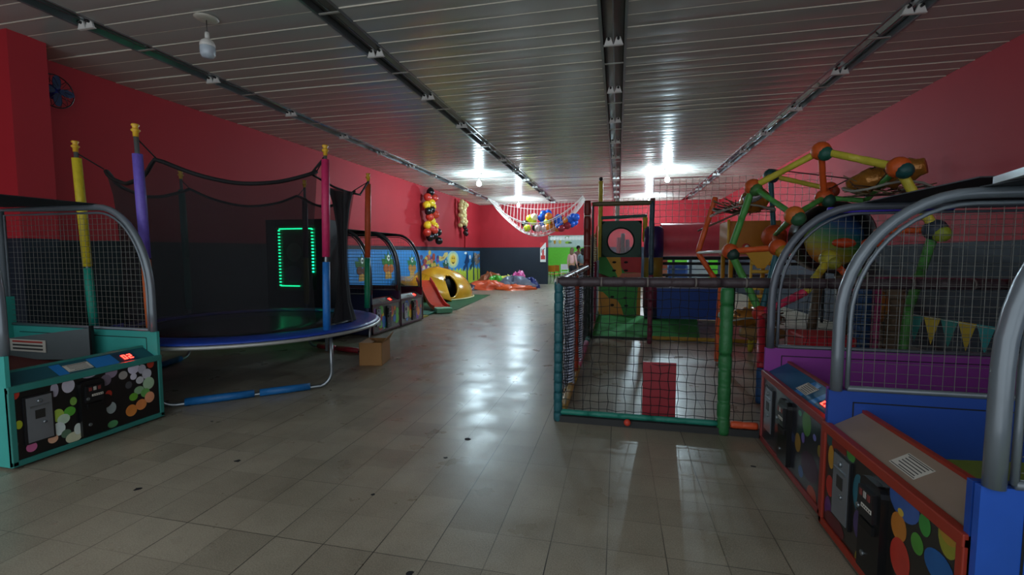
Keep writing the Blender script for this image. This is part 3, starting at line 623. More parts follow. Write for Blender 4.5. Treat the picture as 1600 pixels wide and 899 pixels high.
# ------------------------------------------------------------------ netted playpen and play tower (one bolted frame)
YP = 3.53; XA = -.44; XB = .77; ZT = 1.10
pl = thing('soft_play_frame', 'netted soft play frame with foam wrapped poles, window tower and red crawl tunnel', 'play structure', (0, 0, 0))
def pp_(name, mb, label=None): return part(name, mb, pl, 0, label)
NETB = mat('net_black', '#0d1418', .8); NETW = mat('net_white', '#cfc8c2', .8)
m_ = MB(); fpole(m_, (XA, YP, .0), (XA, YP, ZT), .034, foam('#1c5a62'), .075); pp_('corner_post', m_, 'dark teal wrapped post')
m_ = MB(); fpole(m_, (XA-.01, YP, ZT), (2.9, YP, ZT+.02), .036, foam('#3d3236'), .16, C('#6f6863', .5)); pp_('top_rail', m_, 'dark brown wrapped rail')
m_ = MB(); fpole(m_, (XA, YP, ZT), (XA, 7.0, ZT+.03), .036, mat('shiny_foil', '#3a3034', .25), .12, WHITE); pp_('top_rail', m_, 'shiny dark rail with white ties')
m_ = MB(); fpole(m_, (XB, YP, .0), (XB, YP, ZT-.03), .045, foam('#256b38'), .11); pp_('middle_post', m_, 'fat green foam post')
m_ = MB(); fpole(m_, (XA, YP, .075), (XB-.04, YP, .075), .022, foam('#1e7a68'), .2); pp_('bottom_rail', m_, 'teal foam bottom rail')
pp_('base_beam', MB().box((XA-.02, YP-.03, 0), (1.03, YP+.03, .05), C('#2a2c2c', .7)))
m_ = MB(); fpole(m_, (XB+.05, YP, .075), (1.0, YP, .075), .026, foam('#d0522a'), .2); pp_('bottom_rail', m_, 'orange foam bottom rail')
m_ = MB(); netting(m_, (XA, YP, .05), (XB, YP, .05), (XB, YP, ZT), (XA, YP, ZT), 19, 17, .0023, NETB, .007, .02, (0, 1, 0)); pp_('front_net', m_)
m_ = MB(); netting(m_, (XB, YP, .05), (1.75, YP, .05), (1.75, YP, ZT), (XB, YP, ZT), 15, 17, .0023, NETB, .007, .02, (0, 1, 0)); pp_('front_net', m_)
m_ = MB(); netting(m_, (XA, YP, .05), (XA, 7.0, .05), (XA, 7.0, ZT), (XA, YP, ZT), 48, 17, .0023, NETB, .007, .02, (1, 0, 0)); pp_('side_net', m_)
m_ = MB(); m_.box((.2, YP+.02, .06), (.44, YP+.045, .5), mat('red_pad', '#8a1826', .45)); pp_('red_door_pad', m_)
m_ = MB(); m_.ball((.09, YP-.05, .045), .026, C('#c8402c', .5)); pp_('red_ball_cap', m_)
# left side bottom foam pieces and wrapped posts
segs = [(3.62, 4.5, '#c8a04c'), (4.55, 5.1, '#b89038'), (5.2, 5.9, '#c05a78'), (5.95, 6.6, '#b85a80'), (6.7, 7.3, '#3a7a6a'), (7.4, 8.6, '#c8a08a'), (8.7, 10.2, '#6ab0a0')]
for (a, b, c) in segs:
    m_ = MB(); fpole(m_, (XA+.015, a, .05), (XA+.015, b, .05), .042, foam(c), .22); pp_('floor_rail', m_, 'foam floor rail piece')
ROPEW = mat('white_cord', '#b9bfd0', .6); ROPEB = mat('navy_cord_post', '#1a2748', .5)
def roped(x, y, r=.03, zt=ZT):
    m_ = MB(); m_.tube([(x, y, 0), (x, y, zt)], r, ROPEB, 10)
    for ph in (0, PI):
        pts = []; n = int(zt/.055)*8
        for k in range(n+1): a = ph+2*PI*k/8; pts.append((x+(r+.006)*math.cos(a), y+(r+.006)*math.sin(a), zt*k/n))
        m_.tube(pts, .009, ROPEW, 5)
    pp_('corded_post', m_, 'post wound with white cord')
roped(XA, 4.35, .042); roped(XA, 5.45, .038); roped(XA, 7.8, .05); roped(XA, 9.7, .045, 1.2)
m_ = MB(); fpole(m_, (XA+.0, 4.85, .05), (XA, 4.85, ZT), .05, foam('#9a3a24'), .3); pp_('side_post', m_, 'rust orange foam post')
m_ = MB(); fpole(m_, (XA+.02, 8.6, .05), (XA+.02, 8.6, ZT+.1), .045, foam('#7a1c3c'), .3); pp_('side_post', m_, 'crimson foam post')
# tower front frame y = 7
m_ = MB(); fpole(m_, (XA, 7.0, 0), (XA, 7.0, 1.0), .05, foam('#26352c'), .2); pp_('tower_post', m_, 'dark green lower post')
m_ = MB(); fpole(m_, (XA-.01, 7.0, 1.0), (XA-.01, 7.0, 2.12), .052, foam('#6a241c'), .2, C('#b8b0a8', .5)); pp_('tower_post', m_, 'rust red upper post')
m_ = MB(); m_.tube([(XA+.07, 7.02, .05), (XA+.07, 7.02, 2.04), (XA+.09, 7.02, 2.07)], .018, mat('dark_tube', '#1c1c20', .3, .3), 8); pp_('tower_post', m_, 'thin dark post')
m_ = MB(); fpole(m_, (XA+.06, 7.0, 2.07), (.50, 7.0, 2.07), .034, foam('#5a5034'), .3); pp_('tower_top_rail', m_, 'olive foam rail')
m_ = MB(); fpole(m_, (.48, 7.0, 1.02), (.48, 7.0, 2.09), .036, foam('#27424e'), .25); pp_('tower_post', m_, 'slate blue upper post')
m_ = MB(); fpole(m_, (.48, 7.0, 0), (.48, 7.0, 1.02), .036, foam('#6a2238'), .12); pp_('tower_post', m_, 'maroon lower post')
m_ = MB(); fpole(m_, (.5, 7.28, .04), (2.3, 7.28, .04), .03, foam('#b08c2c'), .2); pp_('floor_rail', m_, 'ochre foam floor rail')
pp_('base_beam', MB().box((-.44, 7.3, 0), (.5, 7.34, .03), C('#20301f', .7)))
# rear of the tower y = 10.3
YT = 10.3
wp = MB(); DG = C('#1f4f40', .5)
# window panel with a real round opening
cx, cz, rr_, x0, x1, z0, z1 = .06, 1.62, .27, -.35, .50, 1.27, 2.06
n = 32; outer = []
for k in range(n):
    a = 2*PI*k/n; dx, dz = math.cos(a), math.sin(a); s_ = min(((x1-cx) if dx > 0 else (x0-cx))/dx if abs(dx) > 1e-6 else 1e9, ((z1-cz) if dz > 0 else (z0-cz))/dz if abs(dz) > 1e-6 else 1e9); outer.append((cx+dx*s_, cz+dz*s_))
inner = circ(cx, cz, rr_, rr_, n)
vs = [(p[0], YT, p[1]) for p in outer]+[(p[0], YT, p[1]) for p in inner]+[(p[0], YT+.06, p[1]) for p in outer]+[(p[0], YT+.06, p[1]) for p in inner]
fs = []
for k in range(n):
    j = (k+1) % n; fs += [(k, j, n+j, n+k), (2*n+k, 3*n+k, 3*n+j, 2*n+j), (n+k, n+j, 3*n+j, 3*n+k), (k, 2*n+k, 2*n+j, j)]
wp.add(vs, fs, DG)
for (a, b) in ((x0, z0), (x1, z0), (x0, z1), (x1, z1)): pass
for k in range(4):
    pass
wp.box((x0, YT, z0), (x0+.012, YT+.06, z1), DG); wp.box((x1-.012, YT, z0), (x1, YT+.06, z1), DG)
for (qx, qz) in ((x0, z0), (x0, z1), (x1, z0), (x1, z1)):
    sx = 1 if qx == x0 else -1; sz = 1 if qz == z0 else -1
    wp.ext([(qx, qz), (qx+sx*.09, qz), (qx, qz+sz*.09)], (0, YT, 0), (1, 0, 0), (0, 0, 1), (0, .05, 0), DG)
wo = pp_('window_panel', wp, 'dark green panel with round window')
MB().lathe([(rr_+.0, -.012), (rr_+.03, -.012), (rr_+.03, .005), (rr_, .005), (rr_, -.012)], (cx, YT, cz), C('#0f2a22', .4), 32, 'y').build('window_ring', wo, (0, 0, 0))
gl = MB().ext(circ(cx, cz, rr_, rr_, 32), (0, YT+.03, 0), (1, 0, 0), (0, 0, 1), (0, .004, 0), mat('window_film', '#d8b8c0', .08, alpha=.25)); gl.build('window_pane', wo, (0, 0, 0))
# climbing wall with painted waves and holds
cw = MB(); cw.box((-.40, YT-.02, 0), (.50, YT+.04, 1.27), C('#3a9a42', .55))
def wave(poly, c, off): cw.ext(poly, (-.40, YT-.021-off, 0), (1, 0, 0), (0, 0, 1), (0, .001, 0), C(c, .55))
wave([(.16, 1.27), (.50, 1.27), (.48, 1.1), (.5, .9), (.9, .84), (.9, .80), (.42, .80), (.36, .95), (.26, 1.1)], '#e8aa38', .0012)
wave([(.46, 1.27), (.9, 1.27), (.9, .93), (.56, .94), (.48, 1.05)], '#c83038', .0024)
wave([(.42, .8), (.5, .92), (.9, .93), (.9, .8)], '#d87a6a', .0024)
wave([(0, .92), (.12, .86), (.28, .80), (.28, .74), (.9, .60), (.9, .74), (.6, .8), (0, .80)], '#7a2a20', .0036)
wave([(0, .0), (.55, .0), (.48, .22), (.40, .34), (.22, .38), (.10, .50), (0, .52)], '#d89238', .0048)
wave([(.82, 0), (.9, 0), (.9, .72), (.84, .6), (.82, .3)], '#c08c30', .0048)
co = pp_('climbing_wall', cw, 'climbing wall painted in green, amber and red waves')
for (u, v) in ((.33, 1.16), (.33, .98), (.33, .83), (.58, 1.16), (.58, .98), (.58, .81), (.30, .22), (.60, .21), (.58, .38), (.3, .4)):
    MB().ball((-.40+u, YT-.03, v), .035, C('#120f0e', .6), 12, (1.25, .5, .7)).build('climbing_hold', co, (0, 0, 0))
m_ = MB(); fpole(m_, (-.38, YT+.05, 1.2), (-.38, YT+.05, 2.93), .05, foam('#c8b83c'), .3); m_.ball((-.38, YT+.05, 2.98), .045, BLACK); pp_('rear_post', m_, 'tall yellow foam post')
m_ = MB(); fpole(m_, (-.36, YT, 2.13), (.6, YT, 2.16), .035, foam('#2a6a64'), .3); pp_('rear_rail', m_, 'teal foam rail')
m_ = MB(); fpole(m_, (-.02, YT+.6, 2.0), (-.02, YT+.6, 2.62), .05, C('#c8c6c0', .5), .3); pp_('rear_post', m_, 'white post')
m_ = MB(); fpole(m_, (.56, YT-.1, 1.6), (.56, YT-.1, 2.12), .05, foam('#c8b030'), .3); pp_('rear_post', m_, 'short yellow post')
m_ = MB(); fpole(m_, (.68, YT-.2, 1.85), (.70, YT-.2, 2.5), .05, foam('#6a3a34'), .2); pp_('rear_post', m_, 'brown foam post')
# amber side panel with springs
m_ = MB(); m_.box((XA-.02, 9.2, 1.0), (XA, 10.25, 1.72), C('#c88a2c', .5)); m_.ext([(9.2, 1.72), (10.25, 1.72), (10.25, 1.95), (10.0, 1.8)], (XA-.02, 0, 0), (0, 1, 0), (0, 0, 1), (.02, 0, 0), C('#c88a2c', .5)); pp_('side_panel', m_, 'amber side panel')
sp_ = MB()
for yy in (7.5, 8.1, 8.8):
    pts = [(XA+.045*math.cos(k*.9), yy+.10*math.sin(k*.9), 1.02+.0062*k) for k in range(100)]; sp_.tube(pts, .009, C('#cfc4a0', .6), 5)
pp_('cord_screen', sp_, 'coiled pale cord screen')
# columns at the tunnel mouth
m_ = MB().lathe([(0, 1.27), (.19, 1.27), (.195, 1.5), (.19, 1.84), (.14, 1.9), (0, 1.9)], (.72, YT-.45, 0), mat('purple_foam', '#2c1a5a', .4), 24); pp_('round_column', m_, 'dark purple padded drum')
m_ = MB().lathe([(0, .82), (.185, .82), (.185, 1.265), (0, 1.265)], (.72, YT-.45, 0), mat('ochre_foam', '#96782a', .5), 24); pp_('round_column', m_, 'ochre padded drum')
m_ = MB().lathe([(0, .22), (.175, .22), (.175, .815), (0, .815)], (.70, YT-.45, 0), mat('maroon_foam', '#6a1c3a', .5), 24); pp_('round_column', m_, 'maroon padded drum')
m_ = MB().lathe([(0, 0), (.17, 0), (.17, .22), (0, .22)], (.72, YT-.45, 0), C('#12203c', .5), 24); pp_('round_column', m_, 'navy base drum')
m_ = MB(); r0 = .35; pf = []
for k in range(25): pf.append((r0+(.006 if k % 6 == 0 else 0), .9+k*(3.2/24)))
m_.lathe(pf, (0, YT+.15, 1.64), mat('tunnel_red', '#f0586a', .4), 32, 'x'); pp_('crawl_tunnel', m_, 'long smooth red tunnel tube')
m_ = MB(); m_.box((.66, YT-.6, .03), (2.13, YT-.42, .66), mat('blue_mat', '#2250ae', .5)); m_.box((.66, YT-.605, .64), (2.13, YT-.415, .665), C('#8a90a4', .5)); m_.tube([(1.2, YT-.52, .68), (1.45, YT-.52, .73), (1.8, YT-.52, .675)], .015, C('#c04a8a', .5), 8); pp_('blue_wall_pad', m_, 'long blue padded wall')
for (z_, c_) in ((.9, '#4a4a50'), (1.14, '#15181c'), (1.25, '#15181c')):
    m_ = MB(); fpole(m_, (.92, YT-.3, z_), (3.9, YT-.3, z_), .03, foam(c_), .3); pp_('rear_rail', m_, 'dark rear rail')
for (x_, z_) in ((1.0, .9), (3.9, 1.3), (2.3, 1.3)):
    m_ = MB(); fpole(m_, (x_, YT-.3, 0), (x_, YT-.3, z_), .03, foam('#15181c'), .3); pp_('rear_post', m_, 'dark rear post')
for (x_, c_, z_) in ((.02, '#c8485a', 1.75), (.12, '#1c5a62', 1.85), (.23, '#3a4a6a', 1.7)):
    m_ = MB(); fpole(m_, (x_, YT+1.3, 0), (x_, YT+1.3, z_), .05, foam(c_), .3); pp_('rear_post', m_, 'foam post seen through the round window')
m_ = MB(); netting(m_, (.72, YT-.2, 1.98), (4.0, YT-.2, 1.98), (4.0, YT-.2, 2.9), (.72, YT-.2, 2.9), 26, 7, .005, NETW, .012); pp_('upper_net', m_, 'white square netting')
m_ = MB(); netting(m_, (-.1, YT+.6, 2.15), (.65, YT+.6, 2.15), (.65, YT+.6, 2.62), (-.1, YT+.6, 2.62), 7, 4, .005, NETW, .012); pp_('upper_net', m_, 'white square netting behind the tower')
# amber box module right of the tunnel
m_ = MB(); m_.box((1.5, 6.9, 1.32), (2.15, 7.5, 1.78), C('#b8741c', .5)); m_.tube([(1.49, 6.88, 1.3), (1.49, 6.88, 1.8)], .018, C('#e0b040', .5), 8)
m_.lathe([(0, -.02), (.05, -.02), (.05, 0), (0, 0)], (1.72, 6.89, 1.42), C('#c04038', .5), 16, 'y'); m_.lathe([(0, -.024), (.03, -.024), (.03, -.02), (0, -.02)], (1.73, 6.89, 1.42), WHITE, 16, 'y'); pp_('amber_module', m_, 'amber box module with a red disc')
m_ = MB()
for (x_, y_) in ((1.55, 6.95), (2.1, 6.95), (1.55, 7.45), (2.1, 7.45)): m_.tube([(x_, y_, 0), (x_, y_, 1.32)], .03, foam('#c08a24'), 10)
pp_('module_legs', m_)
# green carpet of the playpen
cg = MB().ext([(-.42, 7.36), (1.24, 7.34), (1.62, 10.0), (-.40, 10.25)], (0, 0, .001), (1, 0, 0), (0, 1, 0), (0, 0, .008), mat('green_turf', '#349a48', .9, bump=.5, scale=60))
single('green_carpet', cg, 'green carpet on the floor in front of the climbing wall', 'carpet', (0, 0, 0))

# ------------------------------------------------------------------ climbing dome
cf = thing('climbing_dome', 'tall climbing dome of orange, yellow and green foam bars with big ball joints', 'climbing frame', (0, 0, 0))
N = dict(A=(1.84,4.90,2.28), B=(2.22,4.40,2.02), C=(1.37,5.30,2.02), D=(1.57,4.70,1.67), E=(2.00,5.20,1.88), G=(2.27,5.00,1.82), J=(2.50,4.40,1.51), H=(1.88,6.50,2.32), K=(1.95,6.50,1.55), F=(1.17,5.30,1.35), L=(1.54,5.00,1.38), M=(1.41,5.00,.72), P1=(1.18,6.2,2.03), P2=(.99,6.2,1.34), P3=(1.27,6.2,.90), Q=(2.44,6.2,2.09),
    f1=(1.23,4.30,.02), f1t=(1.23,4.30,.33), u1=(1.66,4.60,.98), u2=(1.95,4.90,1.27), f2=(1.20,5.92,.02), f2t=(1.20,5.92,.36), f3=(1.77,6.7,.02), f3t=(1.72,6.4,.4), Jd=(2.46,4.60,.86), f4=(2.30,4.42,.02), F2=(1.17,6.0,1.3), f5=(3.2, 6.2, .02), T=(2.37,5.0,1.53), K2=(2.21,5.0,1.055), K3=(2.23,4.8,.71), f6=(2.15,4.75,.02))
ORA, YEL, GRN, TEA, PNK = '#dc5c24', '#c8bc3c', '#4a9444', '#1a5a64', '#cc3058'
bars = [('A','C',YEL,.032), ('A','B',YEL,.032), ('A','E',ORA,.028), ('C','D',GRN,.026), ('C','F',GRN,.034), ('D','E',GRN,.026), ('E','G',GRN,.024), ('G','B',GRN,.026), ('B','J',YEL,.034), ('J','Jd',GRN,.036), ('Jd','f4',GRN,.034), ('H','K',TEA,.03), ('E','Q',ORA,.028), ('F','L',ORA,.03), ('F','M',GRN,.036), ('L','M',TEA,.028), ('K','L',ORA,.03), ('P1','P2',ORA,.032), ('P2','P3',ORA,.032), ('P3','f2t',ORA,.032), ('f2t','f2',ORA,.032), ('M','f3t',YEL,.03), ('f3t','f3',YEL,.036), ('M','f1t','#b02030',.036), ('f1t','f1','#1a4a7a',.038), ('M','u1',PNK,.036), ('u1','u2',YEL,.036), ('K2','K3',PNK,.034), ('T','J',ORA,.026), ('u2','K2',ORA,.03), ('D','K',GRN,.026), ('K','Q',ORA,.028), ('H','Q',YEL,.028), ('K3','f6',PNK,.03), ('Q','f5',GRN,.03), ('H','C',YEL,.026)]
for a, b, c, r in bars:
    m_ = MB(); fpole(m_, N[a], N[b], r, foam(c), .3); part('foam_bar', m_, cf)
hc = [('A','#d05a1c','#1a5a4a'), ('B','#d05a1c','#124a4a'), ('C','#c85a24','#3a6a34'), ('D','#c86a24','#2a5a3a'), ('E','#c8541c','#1c4a3a'), ('J','#203040','#8a9a2c'), ('H','#1a4a4a','#2a3a4a'), ('F','#c8501c','#1a3c34'), ('K','#c85018','#a84414'), ('L','#c8501c','#9a7a20'), ('M','#b83020','#6a1c1c'), ('u2','#a8a02c','#8a8a2c'), ('Q','#c8501c','#8a3a1c'), ('K3','#8a1c3a','#6a1c3a')]
for k, c1, c2 in hc:
    m_ = MB(); p = Vector(N[k]); r = .085 if k not in ('K',) else .15
    m_.ball(p, r, foam(c1), 16); m_.ball(p+Vector((.02, -.045, -.035)), r*.78, foam(c2), 14)
    part('ball_joint', m_, cf)
# metal struts
m_ = MB(); m_.tube([N['P2'], N['F']], .018, WHITE, 8); part('white_strut', m_, cf, label='white steel strut')
m_ = MB(); m_.tube([(1.10, 6.2, 1.78), (1.42, 5.9, 1.95)], .016, WHITE, 8); m_.tube([(1.0, 6.3, 1.62), (1.42, 5.9, 1.82)], .012, C('#6a5a4a', .6), 8); part('white_strut', m_, cf, label='white steel strut')
# rope platforms
GOLD = mat('gold_crumpled', '#a8702c', .28, .35, noise=.4, scale=14, bump=1.0); TAN = mat('tan_canvas', '#8a6a3c', .6, noise=.4, scale=10, bump=.8); SILV = mat('silver_foil', '#aab0b8', .25, .6, bump=1, scale=20)
DR = C('#2e1c14', .7); rnd = random.Random(21)
for (c, rx, ry, dz) in (((2.35, 4.8, 1.90), .34, .26, .14), ((1.42, 5.85, 1.84), .33, .24, .12), ((1.45, 5.5, .62), .33, .24, .12)):
    rp = MB()
    for k in range(17):
        a, b = rnd.uniform(0, 2*PI), rnd.uniform(0, 2*PI); z0, z1 = rnd.uniform(-dz*.5, dz), rnd.uniform(-dz*.5, dz)
        m0 = (c[0]+rnd.uniform(-.15, .15), c[1]+rnd.uniform(-.1, .1), c[2]-.03+rnd.uniform(-.04, .04))
        rp.tube([(c[0]+rx*math.cos(a), c[1]+ry*math.sin(a), c[2]+z0), m0, (c[0]+rx*math.cos(b), c[1]+ry*math.sin(b), c[2]+z1)], .005, rnd.choice([DR, C('#5a3a24', .7), C('#7a6a4c', .7)]), 5)
    rp.tube([(c[0]+rx*math.cos(a), c[1]+ry*math.sin(a), c[2]+.03*math.sin(3*a)) for a in [2*PI*k/16 for k in range(16)]], .012, C('#8a8a80', .5), 6, closed=True)
    part('rope_bed', rp, cf, label='tangled rope bed')
rp = MB(); rp.tube([(1.6, 5.6, 2.25), (2.3, 5.0, 2.0)], .006, DR, 5); part('guy_rope', rp, cf); rp = MB(); rp.tube([(2.0, 5.1, 1.95), (2.2, 4.8, 2.08), (2.25, 4.45, 2.1)], .006, DR, 5)
part('guy_rope', rp, cf)
def crumple(name, loc, sz, mt, label, cat, group=None, n=22, jit=.16, seed=1):
    random.seed(seed); m_ = MB(); m_.ball((0, 0, 0), 1, mt, n, sz, jit)
    zs = min(v[2] for v in m_.v)
    m_.v = [(v[0], v[1], v[2]-zs) for v in m_.v]
    return single(name, m_, label, cat, loc, group)
def sausage(name, a, b, r, mt, label, cat, group=None, seed=3, jit=.18):
    random.seed(seed); a = Vector(a); b = Vector(b); n = 13; pts = []; rr = []
    for k in range(n): pts.append(a+(b-a)*(k/(n-1))-a); rr.append(r*(.45+.55*math.sin(PI*min(1, max(0, (k+.6)/(n)))))*random.uniform(1-jit, 1+jit))
    m_ = MB().tube(pts, rr, mt, 12); return single(name, m_, label, cat, tuple(a), group)
sausage('gold_cushion', (2.10, 4.95, 1.95), (2.52, 4.6, 2.06), .12, GOLD, 'crumpled gold cushion in the rope basket high up at the right of the dome', 'cushion', 'gold cushions in the climbing dome')
sausage('gold_cushion', (1.4, 5.75, 1.88), (1.66, 5.9, 2.0), .13, GOLD, 'crumpled gold cushion in the upper left rope basket of the dome', 'cushion', 'gold cushions in the climbing dome', 5)
sausage('silver_cushion', (1.36, 5.62, 1.92), (1.54, 5.6, 1.97), .055, SILV, 'crinkled silver foil cushion in the upper left rope basket', 'cushion', None, 6)
sausage('gold_cushion', (1.25, 5.45, .62), (1.75, 5.55, .60), .13, GOLD, 'broad gold cushion bundle in the low rope basket behind the green post', 'cushion', 'gold cushions in the climbing dome', 8)
sausage('gold_cushion', (1.3, 5.3, .48), (1.75, 5.4, .46), .09, TAN, 'tan bundle hanging under the low rope basket', 'cushion', 'gold cushions in the climbing dome', 9)
# yellow ladder
ld = thing('rope_ladder', 'yellow rope ladder hanging inside the dome behind the orange bars', 'ladder', (1.66, 6.0, .55))
s_ = MB()
for sx in (-.1, .12): s_.tube([(sx, 0, 0), (sx+.01, .02, .8)], .016, C('#d0a838', .5), 8)
part('side_rope', s_, ld)
for k in range(8): part('rung', MB().tube([(-.1, .01, .06+.1*k), (.12, .01, .06+.1*k)], .022, C('#e0b848', .5), 8), ld)
ldt = MB().ext([(-.2, .84), (.2, .84), (.05, .6), (-.03, .6)], (0, -.02, 0), (1, 0, 0), (0, 0, 1), (0, .03, 0), C('#e0a828', .5)); part('yellow_top_plate', ldt, ld)
# rainbow drum
t = thing('rainbow_drum', 'large black rimmed drum with a blue, green and yellow face inside the dome', 'drum', (2.36, 5.75, 1.0))
part('drum_shell', MB().lathe([(.38, .0), (.40, .02), (.40, .3), (.38, .32), (.33, .31), (.33, .01), (.38, 0)], (0, 0, .5), BLACK, 32, 'y'), t)
rm = bpy.data.materials.new('rainbow_face'); rm.use_nodes = True; nt = rm.node_tree; tcn = nt.nodes.new('ShaderNodeTexCoord'); sx = nt.nodes.new('ShaderNodeSeparateXYZ'); nt.links.new(tcn.outputs['Object'], sx.inputs[0])
v_ = nmath(nt, 'ADD', sx.outputs[2], nmath(nt, 'MULTIPLY', sx.outputs[0], .45)); mr = nt.nodes.new('ShaderNodeMapRange'); mr.inputs[1].default_value = .1; mr.inputs[2].default_value = .85; nt.links.new(v_, mr.inputs[0])
cr = nt.nodes.new('ShaderNodeValToRGB'); nt.links.new(mr.outputs[0], cr.inputs[0]); cr.color_ramp.elements[0].color = (*lin('#b8401c'), 1); cr.color_ramp.elements[1].color = (*lin('#16204a'), 1)
for p_, c in ((.18, '#c8822c'), (.32, '#a8a030'), (.48, '#5a8a30'), (.62, '#1c6a5a'), (.78, '#1c4a7a')): e_ = cr.color_ramp.elements.new(p_); e_.color = (*lin(c), 1)
nt.links.new(cr.outputs[0], nt.nodes['Principled BSDF'].inputs['Base Color'])
part('painted_face', MB().lathe([(0, .10), (.2, .11), (.34, .16), (.34, .2), (0, .2)], (0, 0, .5), rm, 32, 'y'), t)
part('drum_stand', MB().tube([(-.2, .15, -.98), (-.1, .15, .1)], .05, foam('#5a4a34'), 10).tube([(.2, .15, -.98), (.1, .15, .1)], .05, foam('#5a4a34'), 10), t)
# orange flowers pads in front of drum
crumple('orange_pad', (2.30, 5.45, 1.38), (.11, .06, .05), foam('#c8481c'), 'left one of two small orange pads in front of the rainbow drum', 'pad', 'orange pads by the drum', 14, .08, 3)
crumple('orange_pad', (2.56, 5.45, 1.38), (.11, .06, .05), foam('#c8481c'), 'right one of two small orange pads in front of the rainbow drum', 'pad', 'orange pads by the drum', 14, .08, 4)
# red padded block, blue climbing column, stack of tan rope column seen through the purple machine
def block(name, a, b, mt, label, cat, bev=.02):
    o = ((a[0]+b[0])/2, (a[1]+b[1])/2, min(a[2], b[2])); return single(name, MB().box(rel(a, o), rel(b, o), mt), label, cat, o, None, bev)
block('red_padded_block', (1.55, 4.3, 0), (1.95, 4.7, .62), mat('red_block', '#b8202c', .45), 'bright red padded block at the foot of the dome, behind the purple machine', 'block')
def column(name, c, r, h, mt, label, cat, tie=None):
    m_ = MB(); fpole(m_, (0, 0, 0), (0, 0, h), r, mt, .06, tie); return single(name, m_, label, cat, c)
column('rope_wound_column', (2.52, 4.95, 0), .085, 1.08, mat('jute_rope', '#7a6a54', .8), 'short column wound with tan rope, seen through the wire cages', 'column')
sausage('gold_cushion', (2.22, 4.75, .60), (2.40, 4.9, .95), .10, GOLD, 'crumpled gold cushion leaning on the rope wound column', 'cushion', 'gold cushions in the climbing dome', 12)
column('blue_foam_column', (2.0, 4.35, 0), .06, 1.03, foam('#12406a'), 'blue foam column behind the blue and purple machines', 'column')
m_ = MB(); m_.ext([(0, 0), (.4, 0), (.38, .18), (.05, .10)], (0, 0, 0), (1, 0, 0), (0, 0, 1), (0, .25, 0), C('#c8481c', .5)); single('orange_wedge', m_, 'orange foam wedge on the floor of the dome', 'wedge', (2.0, 4.9, .001), None, .01)
# long rail and low fence on the right side
m_ = MB(); fpole(m_, (0, 0, 0), (2.0, -.5, .0), .035, foam('#7a1c4a'), .3); m_.tube([(0.02, 0, 0), (.02, 0, -1.1)], .03, foam('#7a1c4a'), 10); m_.tube([(1.95, -.48, 0), (1.95, -.48, -1.1)], .03, foam('#7a1c4a'), 10)
single('pink_guard_rail', m_, 'crimson foam guard rail on two posts behind the right machines', 'rail', (1.98, 4.15, 1.1))
# bunting
bt = thing('bunting', 'string of small coloured pennants stretched low behind the right machines', 'bunting', (2.5, 4.75, .79))
e_ = Vector((1.1, -.9, -.14)); part('string', MB().tube([(0, 0, 0), tuple(e_*.5+Vector((0, 0, -.02))), tuple(e_)], .004, C('#c8d8d0', .5), 6), bt)
cols = ['#2a8a80', '#c8b030', '#2a8a80', '#c8b030', '#2a9a9a', '#a02a30', '#2a5a7a', '#c88a2c', '#2a4a6a', '#2a8a6a', '#8a2a3a', '#2a6a8a', '#b8a030']
for k, c in enumerate(cols):
    p = e_*(k/len(cols)+.02); q = e_*((k+1.0)/len(cols)+.02); mid = (p+q)/2+Vector((0, 0, -.24))
    n_ = Vector((.9, 1.1, 0)).normalized()*.003
    vs = [p, q, mid]; part('pennant', MB().add(vs+[v+n_ for v in vs], [(0,1,2), (5,4,3), (0,3,4,1), (1,4,5,2), (2,5,3,0)], C(c, .6)), bt)
crumple('foil_heap', (2.95, 4.3, 0), (.38, .26, .22), SILV, 'heap of bluish silver foil on the floor under the bunting', 'foil', None, 24, .2, 11)

# ------------------------------------------------------------------ mural on the left wall
MY0, MY1 = 10.1, 20.6
mu = thing('wall_mural', 'cartoon meadow mural with blue sky, sun and trees on the left wall', 'mural', (XL(15.3), 15.3, 0))
UV = Vector((XL(20)-XL(10), 10, 0)).normalized(); NV = Vector((UV.y, -UV.x, 0))
ORG = Vector((XL(MY0)-XL(15.3), MY0-15.3, 0))
LN = (MY1-MY0)
def mshape(poly, c, lvl, mb=None):
    m_ = mb or MB(); m_.ext(poly, ORG+NV*(.012+.002*lvl), UV, (0, 0, 1), NV*.0015, c if not isinstance(c, str) else mat('mural_'+c.strip('#'), c, .55, noise=.2, scale=5)); return m_
sky = mat('mural_sky', '#2f86cc', .55, noise=.3, scale=.6)
part('sky', mshape([(0, .10), (LN, .10), (LN, 1.52), (0, 1.46)], sky, 0), mu)
part('mural_frame', mshape([(0, 1.46), (LN, 1.52), (LN, 1.60), (0, 1.53)], C('#141a22', .6), 1), mu)
def plant(u, z, s, body, boot):
    m_ = MB(); L_ = lambda pts: [(u+p[0]*s, z+p[1]*s) for p in pts]
    mshape(L_([(-.5, -.1), (.5, -.1), (.55, .12), (.25, .2), (.35, .45), (.08, .3), (0, .6), (-.12, .3), (-.38, .42), (-.25, .18), (-.6, .2)]), body, 3, m_)
    mshape(circ(u-.22*s, z-.25*s, .24*s, .2*s), boot, 4, m_); mshape(circ(u+.25*s, z-.28*s, .26*s, .2*s), boot, 4, m_)
    mshape(circ(u, z+.22*s, .13*s, .15*s), '#dfe8e0', 5, m_); mshape(circ(u+.03*s, z+.22*s, .05*s, .06*s), '#101418', 6, m_)
    mshape(L_([(-.3, -.75), (.3, -.75), (.25, -.4), (-.25, -.4)]), '#c89a4a', 3, m_)
    part('plant_figure', m_, mu)
g = MB(); pts = [(0, .10)]
for k in range(43): u = LN*k/42; pts.append((u, .42+.10*math.sin(k*1.7)+.08*math.sin(k*.6)))
pts.append((LN, .10)); mshape(pts, '#7fae2c', 1, g); part('grass', g, mu)
